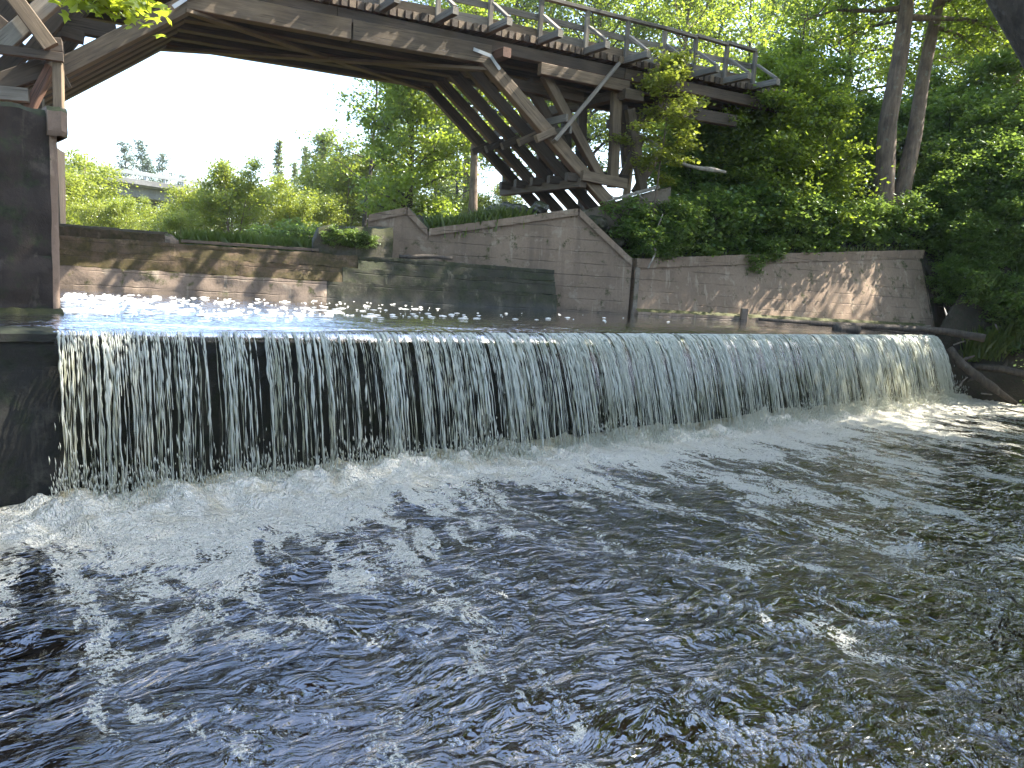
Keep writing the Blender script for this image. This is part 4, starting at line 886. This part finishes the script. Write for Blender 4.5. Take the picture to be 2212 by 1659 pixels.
# thicket above the retaining wall
def DW(u): f = min(1, max(0, (u - 1371) / 617)); return 1 / ((1 - f) / 21.25 + f / 26.0)
k = 0
ROWS = ((1.3, range(1495, 1890, 56), (0.42, 0.62), 'low dark green shrub in the front row of the thicket just above the retaining wall'),
        (2.6, range(1505, 1990, 66), (0.62, 0.85), 'leafy shrub in the second row of the thicket above the retaining wall'),
        (4.6, range(1510, 2000, 74), (0.80, 1.0), 'green shrub halfway up the shady bank above the retaining wall'),
        (7.2, range(1480, 2060, 80), (0.95, 1.2), 'tall shrub near the top of the shady bank left of the twin trunks'),
        (10.5, range(1540, 2150, 90), (1.1, 1.5), 'tall bushy shrub at the back of the bank below the right end of the railing'))
for dd_, us, scs, lab in ROWS:
    for u in us:
        u2 = u + random.uniform(-18, 18); d2 = DW(u) + dd_ + random.uniform(-.3, .3)
        if 1830 < u2 < 2000 and dd_ < 8: continue
        pr = S_D if (k % 3 or dd_ < 2) else S_E; k += 1
        plant('thicket_shrub', pr, at(u2, 500, d2), lab, 'shrub', sc=random.uniform(*scs), group='thicket row %.0f m behind the retaining wall' % dd_)
for u, v, d, sc in ((2050, 640, 27.5, .8), (2085, 660, 26.6, .75), (2120, 700, 26.0, .7), (2160, 690, 26.4, .8), (2200, 680, 26.0, .9), (2060, 560, 30, 1.1), (2110, 560, 29.5, 1.1), (2165, 560, 29.5, 1.15), (2210, 560, 29, 1.2), (2030, 520, 32, 1.1), (2090, 500, 33, 1.2), (2150, 500, 33, 1.2), (2220, 500, 32, 1.3), (2240, 700, 25.5, .9), (2006, 540, 28.2, .8), (2030, 600, 27.0, .7), (2062, 655, 26.0, .6), (2050, 700, 25.6, .45), (2105, 700, 25.3, .5), (2040, 590, 28.6, .9), (2080, 610, 28.2, .9), (2135, 630, 27.8, .9), (2185, 630, 27.6, 1.0)):
    plant('slope_shrub', S_D, at(u, v, d), 'dark shady shrub ' + ('high on' if v <= 530 else 'halfway up' if v <= 600 else 'low on' if v <= 655 else 'at the foot of') + ' the steep bank right of the wall end', 'shrub', sc=sc, group='shrubs on the steep bank')
for u, v, d, sc in ((2090, 740, 25.2, .8), (2130, 745, 25.2, .9), (2180, 740, 25.0, 1.0), (2215, 750, 24.8, 1.1)):
    plant('low_plant', S_L, at(u, v, d), 'low leafy plant at the water edge behind the fallen logs', 'plant', sc=sc, group='plants behind the fallen logs')
for u, dd_, sc, pr in ((1672, 0.9, 1.0, S_F), (1740, 1.0, 0.95, S_F), (1700, 1.9, 1.1, S_F), (1630, 1.6, 0.75, S_F)):
    plant('thicket_tree', pr, at(u, 500, DW(u) + dd_), 'young leafy tree hiding the right end of the bridge', 'tree', sc=sc, group='young trees at the right end of the bridge')
# sapling before the trestle
SP = proto(130, H=5.7, r0=0.045, cb=0.44, R=1.25, nl=30, tw=8, per=28, leaf=0.115, sig=0.13, mleaf=M['leaf_bright'], mbark=bk, prof='ball', up_ang=30, flat=0.4, up=1.2, lean=(0.01, 0))
plant('sapling', SP, at(1398, 556, 21.75), 'slender sapling with bright yellow green crown in front of the bridge trestle', rz=1.0)
# ================================================================== ROAD BRIDGE, LOGS, BRANCHES, GRASS, FOAM
rb = thing('road_bridge', 'pale concrete road bridge with steel guardrail far behind the bushes', 'bridge', PD(330, 440, 76) * np.array([1, 1, 0]) + np.array([0, 0, 2.6]))
fc = M['far_conc']
r0_, r1_ = PD(120, 372, 70), PD(560, 436, 84)
rdir = (r1_ - r0_) / np.linalg.norm(r1_ - r0_); rL = np.linalg.norm(r1_ - r0_); rback = np.array([-rdir[1], rdir[0], 0]) / np.hypot(rdir[0], rdir[1]); rback = rback if rback[1] > 0 else -rback
beam('deck', rb, r0_ + rback * 4, r1_ + rback * 4, 9.0, 0.45, fc)
beam('edge_beam', rb, r0_ - rback * 0.6 + [0, 0, 0.16], r1_ - rback * 0.6 + [0, 0, 0.16], 0.3, 0.5, fc)
for o in (0.6, 4.0, 7.4): beam('girder', rb, r0_ + rback * o + [0, 0, -0.75], r1_ + rback * o + [0, 0, -0.75], 0.7, 1.05, fc)
for f in (0.16, 0.545, 0.62, 0.95):
    for o in (0.8, 7.0):
        p = r0_ + rdir * rL * f + rback * o; beam('pillar', rb, (p[0], p[1], 2.4), (p[0], p[1], p[2] - 0.2), 0.8, 0.8, fc)
beam('guardrail', rb, r0_ - rback * 0.55 + [0, 0, 1.0], r1_ - rback * 0.55 + [0, 0, 1.0], 0.10, 0.36, M['steel'])
beam('handrail', rb, r0_ + rback * 8 + [0, 0, 1.7], r1_ + rback * 8 + [0, 0, 1.7], 0.08, 0.10, M['steel'])
for i in range(11):
    p = r0_ + rdir * rL * (i + 0.3) / 11 - rback * 0.45; beam('guardrail_post', rb, p + [0, 0, 0.3], p + [0, 0, 1.25], 0.22, 0.22, M['steel'])

def logthing(name, label, cat, pts, rad, mat, forks=(), seed=0):
    g = np.random.default_rng(seed); pts = np.asarray(pts, float)
    t = np.linspace(0, 1, len(pts)); tt = np.linspace(0, 1, max(8, len(pts) * 4))
    P = np.stack([np.interp(tt, t, pts[:, j]) for j in range(3)], 1); L = np.linalg.norm(P[-1] - P[0])
    P += np.cumsum(g.normal(0, 0.004 * L, P.shape), 0) * np.sin(tt * np.pi)[:, None]
    r = np.interp(tt, np.linspace(0, 1, len(rad)), rad) * (1 + g.normal(0, 0.05, len(tt)))
    pk = Pack(); V, F, c = tube(P, r, 10); pk.add(V, F, c)
    for f, d, l in forks:
        b = np.array([np.interp(f, tt, P[:, j]) for j in range(3)]); d = np.array(d, float)
        V, F, c = tube(np.array([b, b + d * l * .5 + g.normal(0, .04 * l, 3), b + d * l]), [np.interp(f, tt, r) * .55, np.interp(f, tt, r) * .4, np.interp(f, tt, r) * .15], 6); pk.add(V, F, c)
    return obj(name, pk.me(name, mat, True), label=label, category=cat, kind='thing')
logthing('fallen_log', 'long dark wet log lying along the foot of the retaining wall to the bank', 'log', [PD(1640, 690, 22.0), PD(1800, 703, 23.0), PD(1960, 714, 24.0), PD(2050, 719, 24.6), PD(2128, 731, 24.0)], [.04, .08, .10, .12, .14], M['log'], seed=1)
logthing('log_stub', 'short log floating end on near the retaining wall with its dark cut end showing', 'log', [PD(1803, 710, 21.8), PD(1855, 713, 22.0)], [.13, .12], M['log'], seed=2)
logthing('leaning_log', 'bare grey log leaning from the right end of the waterfall down into the water', 'log', [PD(2050, 752, 24.4), PD(2075, 785, 24.3), PD(2130, 830, 24.1), PD(2196, 872, 24.0)], [.12, .14, .15, .06], M['log'], [(0.3, (0.6, 0, .35), .7), (0.5, (-.3, 0.2, -.5), .5)], 3)
logthing('bank_log', 'grey log lying level on the bank behind the leaning log', 'log', [PD(2100, 791, 24.9), PD(2160, 797, 24.8), PD(2240, 815, 24.6)], [.10, .13, .14], M['log'], [(0.5, (.3, 0, .7), .5)], 4)
logthing('broken_branch', 'broken stick pointing up behind the long wet log', 'branch', [PD(2036, 715, 25.0), PD(2062, 700, 25.1), PD(2085, 694, 25.2)], [.05, .06, .05], M['log'], seed=5)
for i, (u, v, u1, v1) in enumerate(((1925, 708, 1950, 696), (1940, 709, 1975, 699), (1980, 712, 2010, 703), (2060, 745, 2095, 735), (2070, 838, 2090, 815), (2120, 850, 2190, 862), (2140, 872, 2215, 862), (2150, 700, 2175, 760))):
    logthing('stick', 'thin drift stick caught among the logs at the right end of the weir', 'stick', [PD(u, v, 24.6), PD((u + u1) / 2, (v + v1) / 2 - 2, 24.7), PD(u1, v1, 24.8)], [.022, .025, .014], M['bark_pale'], seed=10 + i)['group'] = 'drift sticks by the weir end'
logthing('dead_branch', 'pale dead branch lying on the corner of the brown abutment under the trestle', 'branch', [PD(1312, 435, 21.7), PD(1345, 424, 21.75), PD(1385, 414, 21.75), PD(1425, 404, 21.8)], [.02, .05, .055, .04], M['bark_pale'], [(0.3, (-.5, 0, .1), .7), (.6, (.5, 0, -.4), .6)], 6)
logthing('snapped_branch', 'bleached snapped branch hanging behind the slender sapling', 'branch', [PD(1378, 284, 21.7), PD(1420, 312, 21.7), PD(1478, 350, 21.7), PD(1545, 363, 21.8), PD(1568, 372, 21.9)], [.02, .035, .045, .07, .035], M['bark_pale'], [(0.65, (-.8, 0, .1), .9)], 7)
logthing('dry_stem', 'thin pale dry stem hanging in front of the upper concrete wall', 'branch', [PD(1432, 462, 21.2), PD(1410, 520, 21.2), PD(1416, 545, 21.2), PD(1400, 580, 20.8)], [.015, .03, .03, .02], M['bark_pale'], seed=8)
dp = D_(DS(868)) - dn * 0.58; dq = D_(DS(985)) - dn * 0.54
logthing('dam_branch', 'weathered branch lying along the top edge of the dam', 'branch', [(*dp, 3.36), (*((dp + dq) / 2), 3.40), (*(dq), 3.40)], [.05, .06, .05], M['log'], seed=9)
# trunk leaning across the top right corner
lt = build_tree(140, H=15, r0=0.52, cb=0.82, R=3.0, nl=30, tw=8, per=40, leaf=0.20, sig=0.4, mleaf=lm, mbark=M['bark_dark'], up_ang=25, lean=(-0.60, 0.05))
q_ = PD(2150, 55, 11.5); k_ = (q_[2] - 1.2) / 15.0; q_ = q_ - k_ * np.array([-9.0, .75, 15.0]); plant('leaning_tree', lt, (q_[0], q_[1], q_[2]), 'thick dark trunk leaning into the upper right corner of the picture', rz=0.0)
# stones
def stone_mesh(seed):
    import bmesh
    bm = bmesh.new(); bmesh.ops.create_icosphere(bm, subdivisions=3, radius=1); g = np.random.default_rng(seed); o = g.random(3) * 50
    for v in bm.verts:
        n = 1 + 0.35 * float(pn(v.co.x * 1.1 + o[0] + v.co.z, v.co.y * 1.1 + o[1] - v.co.z, seed)) + 0.12 * float(pn(v.co.x * 3 + o[0], v.co.z * 3 + v.co.y * 2, seed + 1)); v.co *= n; v.co.z *= 0.7
    me = bpy.data.meshes.new('stone'); bm.to_mesh(me); bm.free(); return me
sm = [stone_mesh(s) for s in (1, 2, 3)]
for m_ in sm: m_.materials.append(M['stone'])
mo = stone_mesh(5); mo.materials.append(M['moss'])
def stone(p, s, me, label, group=None):
    o = obj('stone', me, None, Matrix.Translation(Vector([float(c) for c in p])) @ Matrix.Rotation(random.random() * 6, 4, 'Z') @ Matrix.Diagonal((s * random.uniform(.8, 1.3), s, s * random.uniform(.7, 1), 1)), label=label, category='stone', kind='thing')
    if group: o['group'] = group
stone(PD(1288, 482, 21.6), 0.34, mo, 'dark mossy boulder on the sloping end of the brown abutment')
stone(PD(1335, 522, 21.6), 0.25, mo, 'smaller mossy boulder lower down the sloping wall end')
for i in range(16):
    u = random.uniform(1065, 1180); stone(PD(u, 462 - (u - 1065) * .06 + random.uniform(-14, 0), random.uniform(21.4, 22.0)), random.uniform(.11, .24), sm[i % 3], 'grey fieldstone heaped on the wall top beneath the struts', 'fieldstones under the struts')
# grass
def grass(name, pts, h, n, seed, mat, label=None):
    g = np.random.default_rng(seed); c = pts[g.integers(0, len(pts), n)] + g.normal(0, 0.12, (n, 3)) * np.array([1, 1, 0.1])
    az = g.random(n) * 6.28; hh = h * g.uniform(.4, 1.2, n); bend = g.uniform(.1, .6, n) * hh; w = 0.012 + 0.012 * g.random(n)
    d = np.stack([np.cos(az), np.sin(az), 0 * az], 1); s = np.stack([-np.sin(az), np.cos(az), 0 * az], 1); z = np.array([0, 0, 1.0])
    V = np.stack([c - s * w[:, None], c + s * w[:, None], c + d * (bend * .35)[:, None] + z * (hh * .6)[:, None] + s * w[:, None] * .8, c + d * bend[:, None] + z * hh[:, None], c + d * (bend * .35)[:, None] + z * (hh * .6)[:, None] - s * w[:, None] * .8], 1)
    return obj(name, mesh(name, V.reshape(-1, 3), np.arange(n * 5).reshape(n, 5), mat, False, {'tint': np.repeat(g.random(n), 5)}), kind='stuff')
gp = []
for u in np.linspace(925, 1120, 60):
    p = PP(u, 478, Q0, Q1)
    for d in (0.3, .6, 1.0, 1.6, 2.4): gp.append((p[0] + random.uniform(-.2, .2), p[1] + d, bank_z(p[0], p[1] + d) - .03))
grass('bank_grass', np.array(gp), 0.55, 9000, 21, M['grass'])
gp = [(*(D_(s) - dn * t), 3.05) for s in np.linspace(DS(375), DS(690), 40) for t in np.linspace(1.6, 9, 14)]
grass('meadow_grass', np.array(gp), 0.6, 12000, 22, M['grass'])
gp = []
for u in range(2090, 2260, 8):
    for d in (24.9, 25.3, 25.8): p = PD(u, 770, d); gp.append((p[0], p[1], bank_z(p[0], p[1])))
grass('waterside_grass', np.array(gp), 0.9, 3500, 23, M['grass'])
gp = []
for k_ in np.linspace(0, 1, 80):
    p = RT0 + (RT1 - RT0) * k_
    for d in (0.2, 0.45): gp.append((p[0] - rn[0] * d, p[1] - rn[1] * d, p[2] + .1))
grass('wall_top_weeds', np.array(gp), 0.2, 700, 24, M['grass'])
# plants
for s, sc in ((DS(712), .24), (DS(735), .32), (DS(770), .28), (DS(800), .24), (DS(750), .22)):
    p = D_(s) - dn * 0.50; plant('wall_plant', S_L, (p[0], p[1], 3.5), 'small leafy plant rooted in the face of the mossy block', 'plant', sc=sc, group='plants on the mossy block')
for k_, dz, sc in ((0.36, -.5, .45), (0.40, -.15, .5), (0.44, -.1, .35), (0.02, .1, .6), (.06, .1, .5)):
    p = RT0 + (RT1 - RT0) * k_; plant('wall_plant', S_L, (p[0] + rn[0] * .06, p[1] + rn[1] * .06, p[2] + dz), 'trailing plant hanging over the coping of the retaining wall', 'plant', sc=sc, group='plants hanging over the retaining wall')
for k_ in np.linspace(0.03, 0.97, 18):
    p = RT0 + (RT1 - RT0) * k_; d = random.uniform(.35, .8); x, y = p[0] - rn[0] * d, p[1] - rn[1] * d
    plant('thicket_shrub', S_L, (x, y, bank_z(x, y)), 'low dark shrub on the %s half of the retaining wall top' % ('left' if k_ < .5 else 'right'), 'shrub', sc=random.uniform(.8, 1.3), group='low shrubs along the retaining wall top')
for u, v, sc in ((1378, 556, .3), (1400, 552, .4), (1430, 545, .5), (1462, 520, .6), (1475, 480, .6)):
    p = PD(u, v, 21.65); plant('slope_plant', S_L, p - np.array([0, 0, .35]), 'leafy plant on the earth slope below the upper wall', 'plant', sc=sc, group='plants below the upper wall')
# maple branch reaching in at the top left
mp = thing('maple_branch_tree', 'maple with sunlit yellow green leaves reaching in at the top left', 'tree', (-7.2, 5.2, 3.8))
pk = Pack(); e0 = PD(330, 22, 7.0); g = np.random.default_rng(31)
V, F, c = tube(np.array([(-7.2, 5.2, 3.8), (-7.0, 5.3, 6.0), (-6.5, 5.6, 7.6)]), [.16, .12, .07], 8); pk.add(V, F, c)
cl = []
for u0_, v0_, u1_, v1_, d in ((60, -130, 318, 42, 7.0), (40, -120, 250, 34, 7.2), (30, -120, 180, 22, 7.4), (100, -140, 330, 8, 6.8), (90, -80, 300, 22, 7.5), (120, -60, 270, 30, 7.3)):
    a_, b_ = PD(u0_, v0_, 7.2), PD(u1_, v1_, d); V, F, c = tube(np.array([(-6.7, 5.5, 7.0), a_, (a_ + b_) / 2 + [0, 0, .06], b_]), [.04, .025, .012, .004], 5); pk.add(V, F, c)
    k_ = g.random((70, 1)) ** 0.7; cl.append(a_ + (b_ - a_) * k_ + g.normal(0, 1, (70, 3)) * [.10, .12, .06])
obj('branch', pk.me('branch', M['bark'], True), mp, Matrix.Identity(4))
cl = np.concatenate(cl)
obj('foliage', leaf_cloud('foliage', cl, 0.135, M['leaf_maple_lit'], 0.9, 32, 'maple'), mp, Matrix.Identity(4))
# floating foam on the upper pool
g = np.random.default_rng(41); pk = Pack(); n = 0
while n < 620:
    u = 140 + 1500 * g.random() ** 1.6; v = g.uniform(632, 690) + (u - 140) * 0.03
    if g.random() > np.clip(1.1 - u / 1500, .12, 1): continue
    p = PZ(u, v, HEAD + .004)
    if (p[:2] - D_(0)) @ dn < 0.35 or p[1] > 20 or (p[:2] - WA) @ nv_ > -1.2: continue
    s = g.uniform(.010, .042) * (1.9 if g.random() < .12 else 1); k_ = 9; th = np.arange(k_) * 2 * np.pi / k_; rr = s * g.uniform(.6, 1.2, k_)
    ex = 2.6 if g.random() < .6 else 1.3
    ring = np.stack([p[0] + rr * np.cos(th) * ex * wv_[0] - rr * np.sin(th) * wv_[1], p[1] + rr * np.cos(th) * ex * wv_[1] + rr * np.sin(th) * wv_[0], np.full(k_, p[2] - .01)], 1)
    ring2 = (ring - p) * .72 + p + [0, 0, s * .09]
    V = np.concatenate([ring, ring2, [p + [0, 0, s * .12]]]); j = np.arange(k_); j2 = (j + 1) % k_
    pk.add(V, np.stack([j, j2, k_ + j2, k_ + j], 1), np.stack([k_ + j, k_ + j2, np.full(k_, 2 * k_)], 1)); n += 1
fm = NT('dry_foam'); M['foam'] = fm.done(fm.n('BsdfPrincipled', {'Base Color': (.82, .81, .76), 'Roughness': .6}))
obj('floating_foam', pk.me('floating_foam', M['foam'], True), kind='stuff')

for x, y, sc in ((-11, 2.5, 1.0), (-14, 6, 1.05), (-8.5, -2.5, .95), (-16, 0, 1.1), (-13, -6, 1.0)):
    plant('bank_tree', T_C, (x, y, 3.6), 'leafy tree on the left bank outside the picture', sc=sc, group='trees on the near left bank')

# rafts of bubbles drifting on the lower pool
def bubbles():
    g = np.random.default_rng(61); pk = Pack()
    spots = [(1560, 1570, .10, 60), (1640, 1600, .13, 90), (1700, 1560, .09, 50), (1530, 1480, .05, 18), (1240, 1530, .06, 24), (1690, 1360, .10, 50), (1610, 1310, .09, 36), (1900, 1345, .10, 40), (1480, 1200, .12, 40), (2080, 1480, .08, 26), (1180, 1620, .07, 24), (700, 1560, .06, 18), (1980, 1180, .12, 40), (930, 1390, .06, 20), (2120, 1570, .06, 20)]
    for i in range(70): spots.append((g.uniform(500, 2200), g.uniform(1130, 1640), .03, int(g.integers(2, 9))))
    th = np.arange(8) * np.pi / 4; ph = np.radians([4, 34, 64])
    for u, v, s, n in spots:
        c = PZ(u, v, 0.0)
        for k in range(n):
            o = g.normal(0, s, 2) * np.array([1.3, .8]); r = math.exp(g.normal(math.log(0.014), .4))
            x, y = c[0] + o[0], c[1] + o[1]; a_ = (x - WA[0]) * wv_[0] + (y - WA[1]) * wv_[1]; b_ = (x - WA[0]) * nv_[0] + (y - WA[1]) * nv_[1]
            z = float(fbm(a_ * 0.55 + 0.3 * b_, b_ * 0.9, 3, 1) * 0.040 + fbm(a_ * 1.9 + b_ * .6, b_ * 2.6, 3, 2) * 0.016 + pn(a_ * 6 + 2 * b_, b_ * 7, 3) * 0.004)
            rings = [np.stack([x + r * math.cos(p_) * np.cos(th), y + r * math.cos(p_) * np.sin(th), np.full(8, z + r * .8 * math.sin(p_))], 1) for p_ in ph]
            V = np.concatenate(rings + [[(x, y, z + r * .8)]]); j = np.arange(8); j2 = (j + 1) % 8
            pk.add(V, np.concatenate([np.stack([j, j2, 8 + j2, 8 + j], 1), np.stack([8 + j, 8 + j2, 16 + j2, 16 + j], 1)]), np.stack([16 + j, 16 + j2, np.full(8, 24)], 1))
    t = NT('bubble_film'); lw = t.n('LayerWeight', {'Blend': 0.35}).outputs['Facing']
    gl = t.n('BsdfGlossy', {'Color': (1, 1, 1), 'Roughness': .05}); tr = t.n('BsdfTransparent'); df = t.n('BsdfDiffuse', {'Color': (.8, .8, .76)})
    m1 = t.n('MixShader', {0: t.map(lw, 0.0, 1.0, 0.12, 0.75), 1: tr, 2: gl}); m2 = t.n('MixShader', {0: t.map(lw, .35, 1.0, .08, .6), 1: m1, 2: df})
    return pk.me('bubbles', t.done(m2), True)
obj('bubbles', bubbles(), kind='stuff')

# undergrowth on the near right bank
for i, (x, y) in enumerate(((15.6, 21.0), (14.9, 18.4), (13.4, 16.0), (12.2, 13.6), (11.0, 12.0), (9.9, 10.2), (9.0, 8.6), (8.4, 7.0), (12.8, 11.0), (14.6, 14.2), (16.6, 17.6), (17.8, 20.4), (10.8, 8.0), (7.6, 5.2))):
    plant('bank_shrub', S_D if i % 3 == 0 else S_L, (x, y, bank_z(x, y) - .15), 'leafy undergrowth on the right bank outside the picture', 'shrub', sc=random.uniform(.55, .8) if i % 3 == 0 else random.uniform(.9, 1.4), group='undergrowth on the near right bank')
gp = []
for i in range(160):
    k_ = random.random(); x = 8.0 + 7.5 * k_ + random.uniform(0, 2.0); y = 6.0 + 14.5 * k_ + random.uniform(-.8, .8); gp.append((x, y, bank_z(x, y)))
grass('bankside_grass', np.array(gp), 0.7, 6000, 25, M['grass'])

# ------------------------------------------------------------------ summer haze in the air
hz = bpy.data.materials.new('haze'); hz.use_nodes = True; hz.node_tree.nodes.clear()
ho = hz.node_tree.nodes.new('ShaderNodeOutputMaterial'); hv = hz.node_tree.nodes.new('ShaderNodeVolumePrincipled')
hv.inputs['Color'].default_value = (0.92, 0.95, 1.0, 1); hv.inputs['Density'].default_value = HAZE; hv.inputs['Anisotropy'].default_value = 0.35
hz.node_tree.links.new(hv.outputs[0], ho.inputs['Volume'])
x0, z0, z1 = 750.0, -2.6, 60.0
V = [(-x0, -x0, z0), (x0, -x0, z0), (x0, x0, z0), (-x0, x0, z0), (-x0, -x0, z1), (x0, -x0, z1), (x0, x0, z1), (-x0, x0, z1)]
obj('haze', mesh('haze', V, np.array([[3, 2, 1, 0], [4, 5, 6, 7], [0, 1, 5, 4], [1, 2, 6, 5], [2, 3, 7, 6], [3, 0, 4, 7]]), hz), kind='stuff')

# ------------------------------------------------------------------ tell the members of small visible groups apart by their place
_ord = ['leftmost', 'second from the left', 'third from the left', 'fourth from the left', 'fifth from the left', 'sixth from the left', 'seventh from the left', 'eighth from the left', 'ninth from the left']
_by = {}
for o in C.objects:
    if o.parent is None and 'group' in o and 'outside the picture' not in o['label']: _by.setdefault(o['label'], []).append(o)
for lab, os_ in _by.items():
    if not 2 <= len(os_) <= 9: continue
    def _px(o):
        q_ = np.array(o.matrix_basis.translation) - EYEP; return float(q_ @ Rv / (q_ @ Fv))
    os_.sort(key=_px)
    for i, o in enumerate(os_):
        w_ = lab.split(); extra = ('rightmost' if i == len(os_) - 1 else _ord[i])
        o['label'] = ' '.join(w_[:15 - len(extra.split())]) + ', ' + extra
